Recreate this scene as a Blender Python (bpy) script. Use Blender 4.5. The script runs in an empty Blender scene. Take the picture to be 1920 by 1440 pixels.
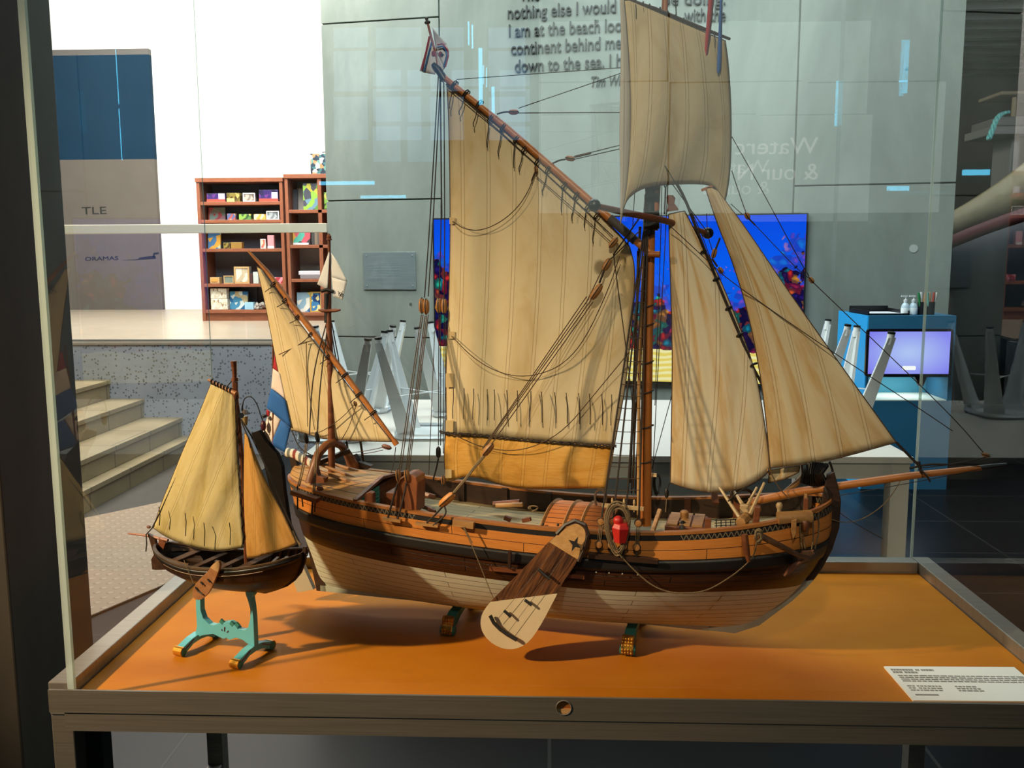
import bpy, bmesh, math, random
from mathutils import Vector, Matrix
random.seed(7)
sc = bpy.context.scene
COL = sc.collection
# ---------------------------------------------------------------- camera, light, exposure
CAM = Vector((0, 0, 1.55)); FPX = 1719.15
YAW, PITCH, ROLL = -0.0413, 0.134, -0.0046
_f = Vector((math.sin(YAW)*math.cos(PITCH), math.cos(YAW)*math.cos(PITCH), -math.sin(PITCH)))
_r = Vector((math.cos(YAW), -math.sin(YAW), 0)); _u = _r.cross(_f)
CR = _r*math.cos(ROLL) + _u*math.sin(ROLL); CU = -_r*math.sin(ROLL) + _u*math.cos(ROLL); CF = _f
cd = bpy.data.cameras.new('camera'); cam = bpy.data.objects.new('camera', cd); COL.objects.link(cam)
cd.sensor_width = 36; cd.lens = 36*FPX/1920; cd.clip_start = .05
m = Matrix((CR, CU, -CF)).transposed().to_4x4(); m.translation = CAM; cam.matrix_world = m
sc.camera = cam
sc.view_settings.view_transform = 'Standard'; sc.view_settings.look = 'None'
sc.view_settings.exposure = 0.0; sc.view_settings.gamma = 1; sc.view_settings.use_curve_mapping = False
sc.cycles.transparent_max_bounces = 48; sc.cycles.max_bounces = 8
sc.cycles.caustics_reflective = False; sc.cycles.caustics_refractive = False
sc.cycles.sample_clamp_indirect = 4
try: sc.cycles.use_denoising = True
except Exception: pass
wd = bpy.data.worlds.new('world'); sc.world = wd; wd.use_nodes = True
wb = wd.node_tree.nodes['Background']; wb.inputs[0].default_value = (.75, .88, 1, 1); wb.inputs[1].default_value = .07

def lamp(name, kind, loc, target, power, color, size=.1, size_y=None, spot=None, blend=.3):
    d = bpy.data.lights.new(name, kind); o = bpy.data.objects.new(name, d); COL.objects.link(o)
    d.energy = power; d.color = color
    if kind == 'AREA':
        d.shape = 'RECTANGLE'; d.size = size; d.size_y = size_y or size
    else: d.shadow_soft_size = size
    if spot: d.spot_size = spot; d.spot_blend = blend
    o.location = loc
    o.rotation_euler = (Vector(target)-Vector(loc)).to_track_quat('-Z', 'Y').to_euler()
    return o
lamp('key_spot', 'SPOT', (-3.3, .35, 2.9), (-.60, 1.80, 1.0), 1080, (1, .74, .45), .07, spot=math.radians(31), blend=1.0)
lamp('sail_spot', 'SPOT', (-.35, -1.7, 4.0), (.16, 1.9, 1.74), 430, (1, .84, .62), .08, spot=math.radians(23), blend=.6)
lamp('hall_ceiling', 'AREA', (-.6, 4.4, 5.2), (-.6, 7.2, .9), 385, (.84, .97, 1), 5, 2)
lamp('gallery_ceiling', 'AREA', (-3.6, 8.2, 5.4), (-3.4, 10.8, 1.2), 950, (1, .95, .86), 4, 3)
lamp('table_spot', 'SPOT', (.9, 3.0, 5.0), (.9, 4.0, .75), 200, (1, .88, .7), .3, spot=math.radians(38), blend=.5)
lamp('boat_light', 'AREA', (4.6, 6.8, 3.6), (4.9, 9.2, 1.4), 70, (.95, .95, 1), 1.5, 1)
lamp('stair_spot', 'SPOT', (-3.2, 4.6, 4.8), (-3.1, 5.6, .3), 90, (1, .82, .62), .3, spot=math.radians(80), blend=.6)

# ---------------------------------------------------------------- helpers
def lin(h):
    h = h.lstrip('#'); v = [int(h[i:i+2], 16)/255 for i in (0, 2, 4)]
    return tuple(x/12.92 if x <= .04045 else ((x+.055)/1.055)**2.4 for x in v) + (1,)
def ray(x, y): return CF + CR*((x-960)/FPX) + CU*((720-y)/FPX)
def onZ(x, y, Z): d = ray(x, y); return CAM + d*((Z-CAM.z)/d.z)
def onY(x, y, Y): d = ray(x, y); return CAM + d*(Y/d.y)
def onX(x, y, X): d = ray(x, y); return CAM + d*(X/d.x)

def curve3(P, it=2):
    """rounds the corners of a 3-D line, ends kept"""
    P = [Vector(p) for p in P]
    if len(P) < 3: return P
    for _ in range(it):
        Q = [P[0]]
        for a, b in zip(P[:-1], P[1:]): Q += [a.lerp(b, .25), a.lerp(b, .75)]
        P = Q+[P[-1]]
    return P
class Frame:
    def __init__(s, o, th):
        s.o = Vector(o); s.th = th; c, n = math.cos(th), math.sin(th)
        s.h = Vector((c, n, 0)); s.v = Vector((n, -c, 0))       # v points to the viewer's side
    def w2l(s, P): d = Vector(P)-s.o; return Vector((d.dot(s.h), -d.dot(s.v), d.z))
    def l2w(s, p): return s.o + s.h*p[0] - s.v*p[1] + Vector((0, 0, p[2]))
    def px(s, x, y, vo=0):
        d = ray(x, y); t = (s.o + s.v*vo - CAM).dot(s.v)/d.dot(s.v)
        return s.w2l(CAM + d*t)
WF = Frame((0, 0, 0), 0)

class MB:
    """collects shapes into one mesh"""
    def __init__(s): s.v = []; s.f = []; s.mi = []; s.uv = {}
    def add(s, vs, fs, mi=0, uvs=None):
        b = len(s.v); s.v += [tuple(p) for p in vs]
        for k, f in enumerate(fs):
            if uvs: s.uv[len(s.f)] = [uvs[i] for i in f]
            s.f.append([b+i for i in f]); s.mi.append(mi)
        return s
    def box(s, a, b, mi=0, R=None, c=None):
        x0, y0, z0 = a; x1, y1, z1 = b
        vs = [Vector(p) for p in ((x0,y0,z0),(x1,y0,z0),(x1,y1,z0),(x0,y1,z0),(x0,y0,z1),(x1,y0,z1),(x1,y1,z1),(x0,y1,z1))]
        if R is not None:
            cc = Vector(c) if c is not None else sum(vs, Vector())/8
            vs = [cc + R @ (p-cc) for p in vs]
        return s.add(vs, [(0,3,2,1),(4,5,6,7),(0,1,5,4),(1,2,6,5),(2,3,7,6),(3,0,4,7)], mi)
    def bar(s, a, b, w, h=None, up=(0,0,1), w2=None, h2=None, mi=0):
        a, b = Vector(a), Vector(b); h = h or w; w2 = w2 if w2 is not None else w; h2 = h2 if h2 is not None else h
        d = (b-a).normalized(); x = d.cross(Vector(up))
        if x.length < 1e-4: x = d.cross(Vector((1,0,0)))
        x.normalize(); z = x.cross(d)
        vs = [a+x*w/2*i+z*h/2*j for i, j in ((-1,-1),(1,-1),(1,1),(-1,1))] + [b+x*w2/2*i+z*h2/2*j for i, j in ((-1,-1),(1,-1),(1,1),(-1,1))]
        return s.add(vs, [(0,1,2,3),(7,6,5,4),(0,4,5,1),(1,5,6,2),(2,6,7,3),(3,7,4,0)], mi)
    def tube(s, pts, r, n=6, closed=False, mi=0, uv=False):
        P = [Vector(p) for p in pts]; N = len(P); rs = r if isinstance(r, (list, tuple)) else [r]*N
        vs = []; ref = None
        for i, p in enumerate(P):
            a = P[(i-1) % N] if (closed or i) else P[i]; b = P[(i+1) % N] if (closed or i < N-1) else P[i]
            d = (b-a); d = d.normalized() if d.length > 1e-9 else Vector((0,0,1))
            if ref is None:
                ref = d.cross(Vector((0,0,1)));
                if ref.length < 1e-3: ref = d.cross(Vector((1,0,0)))
            ref = ref - d*ref.dot(d)
            if ref.length < 1e-6: ref = d.cross(Vector((1,0,.3)))
            ref.normalize(); w = d.cross(ref)
            for k in range(n):
                an = 2*math.pi*k/n; vs.append(p + ref*(rs[i]*math.cos(an)) + w*(rs[i]*math.sin(an)))
        fs = []
        for i in range(N if closed else N-1):
            j = (i+1) % N
            for k in range(n): fs.append((i*n+k, i*n+(k+1) % n, j*n+(k+1) % n, j*n+k))
        if not closed: fs += [tuple(range(n))[::-1], tuple((N-1)*n+k for k in range(n))]
        return s.add(vs, fs, mi)
    def lathe(s, prof, c=(0,0,0), axis=(0,0,1), n=16, mi=0):
        ax = Vector(axis).normalized(); c = Vector(c)
        x = ax.cross(Vector((0,0,1)));
        if x.length < 1e-3: x = Vector((1,0,0))
        x.normalize(); y = ax.cross(x); vs = []
        for r, h in prof:
            for k in range(n):
                a = 2*math.pi*k/n; vs.append(c + ax*h + x*(r*math.cos(a)) + y*(r*math.sin(a)))
        fs = [(i*n+k, i*n+(k+1) % n, (i+1)*n+(k+1) % n, (i+1)*n+k) for i in range(len(prof)-1) for k in range(n)]
        fs += [tuple(range(n))[::-1], tuple((len(prof)-1)*n+k for k in range(n))]
        return s.add(vs, fs, mi)
    def ball(s, c, r, n=12, sc=(1,1,1), mi=0, R=None):
        c = Vector(c); vs = []; m_ = n//2
        for i in range(m_+1):
            t = math.pi*i/m_
            for k in range(n):
                a = 2*math.pi*k/n; p = Vector((r*sc[0]*math.sin(t)*math.cos(a), r*sc[1]*math.sin(t)*math.sin(a), r*sc[2]*math.cos(t)))
                vs.append(c + (R @ p if R is not None else p))
        return s.add(vs, [(i*n+k, (i+1)*n+k, (i+1)*n+(k+1) % n, i*n+(k+1) % n) for i in range(m_) for k in range(n)], mi)
    def prism(s, poly, off, mi=0):
        """outline (3-D points in one plane) given a thickness by the vector off"""
        P = [Vector(p) for p in poly]; o = Vector(off); n = len(P)
        return s.add(P + [p+o for p in P], [tuple(range(n)), tuple(range(2*n-1, n-1, -1))] + [(i, n+i, n+(i+1) % n, (i+1) % n) for i in range(n)], mi)
    def grid(s, G, mi=0, uvs=None, closed=False):
        nr, nc = len(G), len(G[0]); vs = [p for r in G for p in r]
        fs = [(i*nc+j, i*nc+j+1, (i+1)*nc+j+1, (i+1)*nc+j) for i in range(nr-1) for j in range(nc-1)]
        return s.add(vs, fs, mi, [u for r in uvs for u in r] if uvs else None)

def link(name, mb, mats, parent=None, smooth=False, bevel=0, solid=0, loc=None, weld=False):
    me = bpy.data.meshes.new(name)
    off = Vector(loc) if loc is not None else Vector()
    me.from_pydata([tuple(Vector(p)-off) for p in mb.v], [], mb.f); me.update()
    if not isinstance(mats, (list, tuple)): mats = [mats]
    for x in mats: me.materials.append(x)
    for p, i in zip(me.polygons, mb.mi): p.material_index = i
    if mb.uv:
        L = me.uv_layers.new(name='UVMap')
        for fi, us in mb.uv.items():
            for li, u_ in zip(me.polygons[fi].loop_indices, us): L.data[li].uv = u_
    bm = bmesh.new(); bm.from_mesh(me)
    if weld: bmesh.ops.remove_doubles(bm, verts=bm.verts, dist=1e-5)
    bmesh.ops.recalc_face_normals(bm, faces=bm.faces); bm.to_mesh(me); bm.free()
    if smooth:
        for p in me.polygons: p.use_smooth = True
        try: me.set_sharp_from_angle(angle=math.radians(45))
        except Exception: pass
    o = bpy.data.objects.new(name, me); COL.objects.link(o); o.location = off
    if parent is not None: o.parent = parent
    if solid:
        md = o.modifiers.new('thickness', 'SOLIDIFY'); md.thickness = solid; md.offset = 0
    if bevel:
        md = o.modifiers.new('bevel', 'BEVEL'); md.width = bevel; md.segments = 2; md.limit_method = 'ANGLE'
    return o
def tag(o, label, cat, group=None):
    o['label'] = label; o['category'] = cat
    if group: o['group'] = group
    return o
def thing(name, label, cat, loc=(0,0,0), rz=0, group=None):
    o = bpy.data.objects.new(name, None); COL.objects.link(o); o.location = loc; o.rotation_euler = (0, 0, rz)
    o.empty_display_size = .05
    return tag(o, label, cat, group)
def struct(name, mb, mats, **k):
    o = link(name, mb, mats, **k); o['kind'] = 'structure'; return o

# ---------------------------------------------------------------- materials
def newmat(name):
    mt = bpy.data.materials.new(name); mt.use_nodes = True
    nt = mt.node_tree; return mt, nt, nt.nodes, nt.nodes['Principled BSDF']
def nd(nt, kind, **k):
    n = nt.nodes.new(kind)
    for a, b in k.items():
        if a.startswith('i_'): n.inputs[a[2:].replace('_', ' ')].default_value = b
        else: setattr(n, a, b)
    return n
def ramp(nt, fac, stops):
    r = nt.nodes.new('ShaderNodeValToRGB'); e = r.color_ramp.elements
    e[0].position, e[0].color = stops[0]; e[1].position, e[1].color = stops[-1]
    for p, c in stops[1:-1]:
        x = e.new(p); x.color = c
    nt.links.new(fac, r.inputs[0]); return r.outputs[0]
def coords(nt, kind='Object', scale=(1,1,1), rot=(0,0,0)):
    tc = nt.nodes.new('ShaderNodeTexCoord'); mp = nt.nodes.new('ShaderNodeMapping')
    mp.inputs['Scale'].default_value = scale; mp.inputs['Rotation'].default_value = rot
    nt.links.new(tc.outputs[kind], mp.inputs[0]); return mp.outputs[0]
def mix(nt, fac, a, b, mode='MIX'):
    n = nt.nodes.new('ShaderNodeMix'); n.data_type = 'RGBA'; n.blend_type = mode
    if isinstance(fac, (int, float)): n.inputs[0].default_value = fac
    else: nt.links.new(fac, n.inputs[0])
    for v, i in ((a, 6), (b, 7)):
        if isinstance(v, tuple): n.inputs[i].default_value = v
        else: nt.links.new(v, n.inputs[i])
    return n.outputs[2]
def math_(nt, op, a, b=None, c=None):
    n = nt.nodes.new('ShaderNodeMath'); n.operation = op
    for i, v in enumerate((a, b, c)):
        if v is None: continue
        if isinstance(v, (int, float)): n.inputs[i].default_value = v
        else: nt.links.new(v, n.inputs[i])
    return n.outputs[0]
def noise(nt, vec, scale, detail=4, rough=.6, dist=0):
    n = nd(nt, 'ShaderNodeTexNoise'); n.inputs['Scale'].default_value = scale; n.inputs['Detail'].default_value = detail
    n.inputs['Roughness'].default_value = rough; n.inputs['Distortion'].default_value = dist
    nt.links.new(vec, n.inputs['Vector']); return n.outputs['Fac']
def bump(nt, h, bsdf, strength=.3, dist=.002):
    b = nd(nt, 'ShaderNodeBump'); b.inputs['Strength'].default_value = strength; b.inputs['Distance'].default_value = dist
    nt.links.new(h, b.inputs['Height']); nt.links.new(b.outputs[0], bsdf.inputs['Normal'])
def plain(name, c1, rough=.55, c2=None, scale=12, stretch=(1,1,1), metal=0, bmp=0, bdist=.002, spec=.5, lo=.3, hi=.7, detail=4, rot=None):
    mt, nt, ns, b = newmat(name); c1 = lin(c1) if isinstance(c1, str) else c1
    b.inputs['Base Color'].default_value = c1; b.inputs['Roughness'].default_value = rough; b.inputs['Metallic'].default_value = metal
    b.inputs['Specular IOR Level'].default_value = spec
    if c2:
        c2 = lin(c2); vec = coords(nt, 'Object', stretch)
        if rot:     # grain running slantwise: turn first, stretch after
            vr = coords(nt, 'Object', (1, 1, 1), rot); mp = nd(nt, 'ShaderNodeMapping'); mp.inputs['Scale'].default_value = stretch; nt.links.new(vr, mp.inputs[0]); vec = mp.outputs[0]
        f = noise(nt, vec, scale, detail)
        nt.links.new(ramp(nt, f, [(lo, c1), (hi, c2)]), b.inputs['Base Color'])
        if bmp: bump(nt, f, b, bmp, bdist)
    return mt
def wood(name, c1, c2, stretch=(3,40,40), rough=.45, scale=3):
    return plain(name, c1, rough, c2, scale, stretch, bmp=.15, bdist=.0006)
def planked(name, c1, c2, seam, rows, rough=.5, bw=.33, rh=.02, mortar=.0011, grain=60):
    """planking along the UV strip: rows strakes with butt joints"""
    mt, nt, ns, b = newmat(name); b.inputs['Roughness'].default_value = rough; b.inputs['Specular IOR Level'].default_value = .35
    v = coords(nt, 'UV', (1, rows*rh, 1))
    n1 = noise(nt, coords(nt, 'UV', (6, rows*1.6, 1)), 3, 6, .7); n2 = noise(nt, coords(nt, 'UV', (8, grain, 1)), 2.5, 5, .7)
    base = ramp(nt, math_(nt, 'ADD', math_(nt, 'MULTIPLY', n1, .5), math_(nt, 'MULTIPLY', n2, .5)), [(.36, lin(c1)), (.64, lin(c2))])
    br = nd(nt, 'ShaderNodeTexBrick'); br.offset = .43
    for k, x in (('Scale', 1), ('Mortar Size', mortar), ('Mortar Smooth', .3), ('Brick Width', bw), ('Row Height', rh)): br.inputs[k].default_value = x
    nt.links.new(v, br.inputs['Vector'])
    nt.links.new(mix(nt, br.outputs['Fac'], base, lin(seam)), b.inputs['Base Color'])
    bump(nt, math_(nt, 'SUBTRACT', math_(nt, 'MULTIPLY', n2, .15), br.outputs['Fac']), b, .4, .0012)
    return mt
def canvas(name, c1, c2, c3, nseam, seam='#8a6a3c', along='x', fold=.5, jit=.004, trans=.16, sw=.017, fx=3.2, taper=0):
    """sail cloth: narrow panels sewn together, seams run along the UV lines"""
    mt, nt, ns, b = newmat(name); b.inputs['Roughness'].default_value = .85; b.inputs['Specular IOR Level'].default_value = .15
    uv = coords(nt, 'UV'); sp = nd(nt, 'ShaderNodeSeparateXYZ'); nt.links.new(uv, sp.inputs[0])
    wob = math_(nt, 'MULTIPLY', math_(nt, 'SUBTRACT', noise(nt, coords(nt, 'UV', (2, 2, 1)), 3, 3), .5), jit*2)
    x = math_(nt, 'MULTIPLY', sp.outputs[0], math_(nt, 'SUBTRACT', 1, math_(nt, 'MULTIPLY', sp.outputs[1], taper)))   # true distance from the leech
    x = math_(nt, 'ADD', x, wob)
    fr = math_(nt, 'FRACT', math_(nt, 'MULTIPLY', x, nseam))
    d = math_(nt, 'ABSOLUTE', math_(nt, 'SUBTRACT', fr, .5))
    w = sw*nseam
    e1 = math_(nt, 'LESS_THAN', math_(nt, 'ABSOLUTE', math_(nt, 'SUBTRACT', d, w*.5)), w*.12)
    band = math_(nt, 'LESS_THAN', d, w*.6)
    weave = noise(nt, coords(nt, 'UV', (90, 110, 1)), 4, 2)
    st = noise(nt, coords(nt, 'UV', (2.2, 1.5, 1), (0, 0, .5)), 1.7, 5, .62, .6)
    fold_n = noise(nt, coords(nt, 'UV', (fx, .55, 1), (0, 0, -.3)), 1.5, 2, .45, .35)
    base = ramp(nt, st, [(.30, lin(c3)), (.47, lin(c1)), (.66, lin(c2))])
    base = mix(nt, math_(nt, 'MULTIPLY', ramp(nt, fold_n, [(.42, (0,0,0,1)), (.62, (1,1,1,1))]), fold), base, lin(c2))
    base = mix(nt, math_(nt, 'MULTIPLY', band, .4), base, lin(c2))
    base = mix(nt, math_(nt, 'MULTIPLY', e1, .55), base, lin(seam))
    base = mix(nt, math_(nt, 'MULTIPLY', weave, .18), base, lin(c3))
    nt.links.new(base, b.inputs['Base Color'])
    hgt = math_(nt, 'ADD', math_(nt, 'MULTIPLY', fold_n, 1.6), math_(nt, 'MULTIPLY', band, .35))
    crump = noise(nt, coords(nt, 'UV', (4, 6, 1), (0, 0, .4)), 2.4, 4, .55, .8)
    bump(nt, math_(nt, 'ADD', math_(nt, 'ADD', hgt, math_(nt, 'MULTIPLY', crump, .7)), math_(nt, 'MULTIPLY', weave, .05)), b, .42, .004)
    tr = nd(nt, 'ShaderNodeBsdfTranslucent'); nt.links.new(base, tr.inputs[0])
    ms = nd(nt, 'ShaderNodeMixShader'); ms.inputs[0].default_value = trans
    nt.links.new(b.outputs[0], ms.inputs[1]); nt.links.new(tr.outputs[0], ms.inputs[2])
    nt.links.new(ms.outputs[0], ns['Material Output'].inputs[0])
    return mt
def emit(name, c, s):
    mt, nt, ns, b = newmat(name); e = nd(nt, 'ShaderNodeEmission'); e.inputs[0].default_value = lin(c) if isinstance(c, str) else c
    e.inputs[1].default_value = s; nt.links.new(e.outputs[0], ns['Material Output'].inputs[0]); return mt
def glass(name, tint=(.965, .985, .975, 1), ior=.058, refl=1.0):
    mt, nt, ns, b = newmat(name)
    t = nd(nt, 'ShaderNodeBsdfTransparent'); t.inputs[0].default_value = tint
    g = nd(nt, 'ShaderNodeBsdfGlossy'); g.inputs['Roughness'].default_value = 0.0; g.inputs[0].default_value = (refl, refl, refl, 1)
    lw = nd(nt, 'ShaderNodeLayerWeight'); lw.inputs[0].default_value = .5
    fr = math_(nt, 'ADD', math_(nt, 'MULTIPLY', math_(nt, 'POWER', lw.outputs['Facing'], 5), .16), ior)   # two faces of a clear pane
    ms = nd(nt, 'ShaderNodeMixShader'); nt.links.new(fr, ms.inputs[0])
    nt.links.new(t.outputs[0], ms.inputs[1]); nt.links.new(g.outputs[0], ms.inputs[2])
    nt.links.new(ms.outputs[0], ns['Material Output'].inputs[0]); return mt
def tiled(name, c1, c2, grout, w, h, mortar=.004, rough=.25, offset=0, kind='Object', rot=(0,0,0), nscale=2, spec=.5, bmp=.3):
    mt, nt, ns, b = newmat(name); b.inputs['Roughness'].default_value = rough; b.inputs['Specular IOR Level'].default_value = spec
    br = nd(nt, 'ShaderNodeTexBrick'); br.offset = offset
    for k, x in (('Scale', 1), ('Mortar Size', mortar), ('Mortar Smooth', .1), ('Brick Width', w), ('Row Height', h)): br.inputs[k].default_value = x
    nt.links.new(coords(nt, kind, (1,1,1), rot), br.inputs['Vector'])
    f = noise(nt, coords(nt, kind), nscale, 5)
    nt.links.new(mix(nt, br.outputs['Fac'], ramp(nt, f, [(.3, lin(c1)), (.7, lin(c2))]), lin(grout)), b.inputs['Base Color'])
    if bmp: bump(nt, math_(nt, 'SUBTRACT', 1, br.outputs['Fac']), b, bmp, .003)
    return mt
def concrete(name, c1, c2, c3, scale=1.3):
    mt, nt, ns, b = newmat(name); b.inputs['Roughness'].default_value = .75; b.inputs['Specular IOR Level'].default_value = .25
    a = noise(nt, coords(nt, 'Object', (1, 1, .35)), scale, 6, .65, .4); f = noise(nt, coords(nt), 40, 4)
    base = ramp(nt, a, [(.28, lin(c1)), (.5, lin(c2)), (.72, lin(c3))])
    nt.links.new(mix(nt, math_(nt, 'MULTIPLY', f, .25), base, lin(c1)), b.inputs['Base Color'])
    bump(nt, math_(nt, 'ADD', a, math_(nt, 'MULTIPLY', f, .2)), b, .2, .004); return mt
def speckle(name, base, dark, scale, thr=.22):
    mt, nt, ns, b = newmat(name); b.inputs['Roughness'].default_value = .4
    v = nd(nt, 'ShaderNodeTexVoronoi'); v.inputs['Scale'].default_value = scale; nt.links.new(coords(nt), v.inputs['Vector'])
    rnd = nd(nt, 'ShaderNodeSeparateXYZ'); nt.links.new(v.outputs['Color'], rnd.inputs[0])
    on = math_(nt, 'MULTIPLY', math_(nt, 'LESS_THAN', v.outputs['Distance'], .36), math_(nt, 'GREATER_THAN', rnd.outputs[0], .5))
    f = noise(nt, coords(nt), 3, 3)
    base2 = ramp(nt, f, [(.3, lin(base)), (.7, tuple(min(1, x*1.2) for x in lin(base)[:3])+(1,))])
    nt.links.new(mix(nt, math_(nt, 'MULTIPLY', on, .75), base2, lin(dark)), b.inputs['Base Color']); return mt
def printed(name, cols, scale=18, rough=.4):
    """colourful printed cover: irregular patches of the listed colours"""
    mt, nt, ns, b = newmat(name); b.inputs['Roughness'].default_value = rough
    v = nd(nt, 'ShaderNodeTexVoronoi'); v.inputs['Scale'].default_value = scale; nt.links.new(coords(nt, 'Object'), v.inputs['Vector'])
    s = nd(nt, 'ShaderNodeSeparateXYZ'); nt.links.new(v.outputs['Color'], s.inputs[0])
    r = nt.nodes.new('ShaderNodeValToRGB'); r.color_ramp.interpolation = 'CONSTANT'; e = r.color_ramp.elements
    e[0].color = lin(cols[0]); e[1].position = 1/len(cols); e[1].color = lin(cols[1])
    for i, c in enumerate(cols[2:]):
        x = e.new((i+2)/len(cols)); x.color = lin(c)
    nt.links.new(s.outputs[0], r.inputs[0]); nt.links.new(r.outputs[0], b.inputs['Base Color']); return mt
def zigzag(name):
    mt, nt, ns, b = newmat(name); b.inputs['Roughness'].default_value = .5
    sp = nd(nt, 'ShaderNodeSeparateXYZ'); nt.links.new(coords(nt, 'UV'), sp.inputs[0])
    tri = math_(nt, 'ABSOLUTE', math_(nt, 'SUBTRACT', math_(nt, 'MULTIPLY', math_(nt, 'FRACT', math_(nt, 'MULTIPLY', sp.outputs[0], 95)), 2), 1))
    d = math_(nt, 'ABSOLUTE', math_(nt, 'SUBTRACT', tri, math_(nt, 'ADD', math_(nt, 'MULTIPLY', sp.outputs[1], .9), .05)))
    on = math_(nt, 'LESS_THAN', d, .17)
    ends = math_(nt, 'MAXIMUM', math_(nt, 'LESS_THAN', sp.outputs[0], -.235), math_(nt, 'GREATER_THAN', sp.outputs[0], .31))
    nt.links.new(mix(nt, math_(nt, 'MULTIPLY', on, ends), lin('#14100d'), lin('#74644f')), b.inputs['Base Color']); return mt
def stripes(name, cols, per, axis=0, rough=.7):
    mt, nt, ns, b = newmat(name); b.inputs['Roughness'].default_value = rough
    sp = nd(nt, 'ShaderNodeSeparateXYZ'); nt.links.new(coords(nt, 'Object'), sp.inputs[0])
    f = math_(nt, 'FRACT', math_(nt, 'MULTIPLY', sp.outputs[axis], 1/per))
    r = nt.nodes.new('ShaderNodeValToRGB'); r.color_ramp.interpolation = 'CONSTANT'; e = r.color_ramp.elements
    e[0].color = lin(cols[0]); e[1].position = 1/len(cols); e[1].color = lin(cols[1])
    for i, c in enumerate(cols[2:]):
        x = e.new((i+2)/len(cols)); x.color = lin(c)
    nt.links.new(f, r.inputs[0]); nt.links.new(r.outputs[0], b.inputs['Base Color']); return mt

steel = plain('brushed_steel', '#6b665c', .42, '#7d776c', 6, (1, 1, 60), metal=.35)
steel_top = plain('steel_top', '#8f8880', .3, '#a09a92', 6, (1, 40, 1), metal=.5)
deckboard = plain('orange_board', '#b96c12', .55, '#c67a1a', 5, (1, 2, 1), spec=.12, detail=6)
black = plain('black_paint', '#141416', .4)
dark_rope = plain('tarred_rope', '#1d1613', .8, '#33261d', 300)
tan_rope = plain('hemp_rope', '#5d4a33', .85, '#857050', 300)
brown_rope = plain('brown_rope', '#3b2819', .85, '#57402a', 300)
spar = wood('varnished_spar', '#8a4a1a', '#ab6628', (12, 12, 3))
spar_x = wood('varnished_spar_long', '#96551e', '#b8722e', (3, 30, 30))
teak = wood('red_brown_wood', '#5c2f17', '#80492a', (5, 30, 30))
oak = wood('pale_oak', '#8a5f33', '#b08350', (4, 40, 30))
palewood = wood('pale_wood', '#a88960', '#c7ab80', (5, 30, 30))
darkwood = wood('dark_wood', '#22140c', '#3a2416', (4, 30, 30))
blackwood = plain('black_wood', '#0f0c0b', .45, '#1c1512', 12, (2, 14, 14))
iron = plain('black_iron', '#15110f', .5)
gold = plain('gold_leaf', '#c98f2d', .3, '#7a4d12', 90, (1, 1, 1), metal=.7)
teal = plain('teal_paint', '#5fae9f', .35, '#4f9d92', 8)
white = plain('white_paint', '#e4e4e2', .4)
white_metal = plain('white_metal', '#d6dadb', .25)
paper = plain('white_card', '#f2ede2', .7)
grey_text = plain('grey_text', '#87827a', .8)

# ================================================================ SETTING
floor_m = tiled('dark_tiles', '#060708', '#0a0b0d', '#242422', 1.2, .6, .006, .34, 0, nscale=3, spec=.2)
struct('floor', MB().box((-9, -5, -.1), (9, 15, 0)), floor_m)
struct('floor_carpet', MB().box((-6, 2.9, 0), (-2.15, 7.19, .003)), plain('brown_grey_floor', '#3d352d', .8, '#463e36', 4))
def tactile():
    mt, nt, ns, b = newmat('tactile_paving'); b.inputs['Roughness'].default_value = .7
    br = nd(nt, 'ShaderNodeTexVoronoi'); br.inputs['Scale'].default_value = 1; br.inputs['Randomness'].default_value = 0
    nt.links.new(coords(nt, 'Object', (16, 16, 16)), br.inputs['Vector'])
    dot = ramp(nt, br.outputs['Distance'], [(.22, (1,1,1,1)), (.34, (0,0,0,1))])
    nt.links.new(mix(nt, dot, lin('#8f7660'), lin('#9f866f')), b.inputs['Base Color']); bump(nt, dot, b, .8, .006); return mt
c = [onZ(x, y, 0) for x, y in ((172, 1030), (330, 938), (400, 1060), (178, 1190))]
tp = MB().prism([c[0]+Vector((-.8, 0, .004)), c[1]+Vector((0, 0, .004)), Vector((c[2].x, c[2].y, .004)), Vector((c[3].x-.35, c[3].y-.4, .004))], (0, 0, .006))
struct('floor_tactile_strip', tp, tactile())
TY = 7.2; PZ = .915; RS = .1525
# platform (raised gallery floor) with terrazzo front
terrazzo = speckle('terrazzo', '#9a9aa2', '#4a4849', 46)
struct('wall_platform_front', MB().box((-7.5, TY, 0), (-1.77, TY+.25, PZ-.02)), terrazzo)
plat = MB().prism([(-7.5, TY-.012, PZ-.02), (-1.77, TY-.012, PZ-.02), (-1.92, 8.1, PZ-.02), (-1.92, 12.3, PZ-.02), (-7.5, 12.3, PZ-.02)], (0, 0, .02))
struct('floor_platform', plat, tiled('blond_boards', '#a09080', '#ad9d8c', '#82746a', 2.4, .14, .003, .3, .5, nscale=4))
# stairs
tread_m = tiled('stair_tiles', '#7b6a4e', '#8b795b', '#574a38', 3.0, .55, .006, .5, .5, nscale=4)
for k, q in enumerate(((363, 817), (340, 782), (275, 745), (212, 710), (152, 672))):
    z1 = RS*(k+1); nx = onZ(q[0], q[1], z1).x
    st = MB().box((-6.5, 3.9-.0*k, z1-RS), (nx, TY, z1-.035)).box((-6.5, 3.9, z1-.035), (nx+.012, TY, z1))
    struct('floor_stair_step', st, tread_m, bevel=.004)
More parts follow.
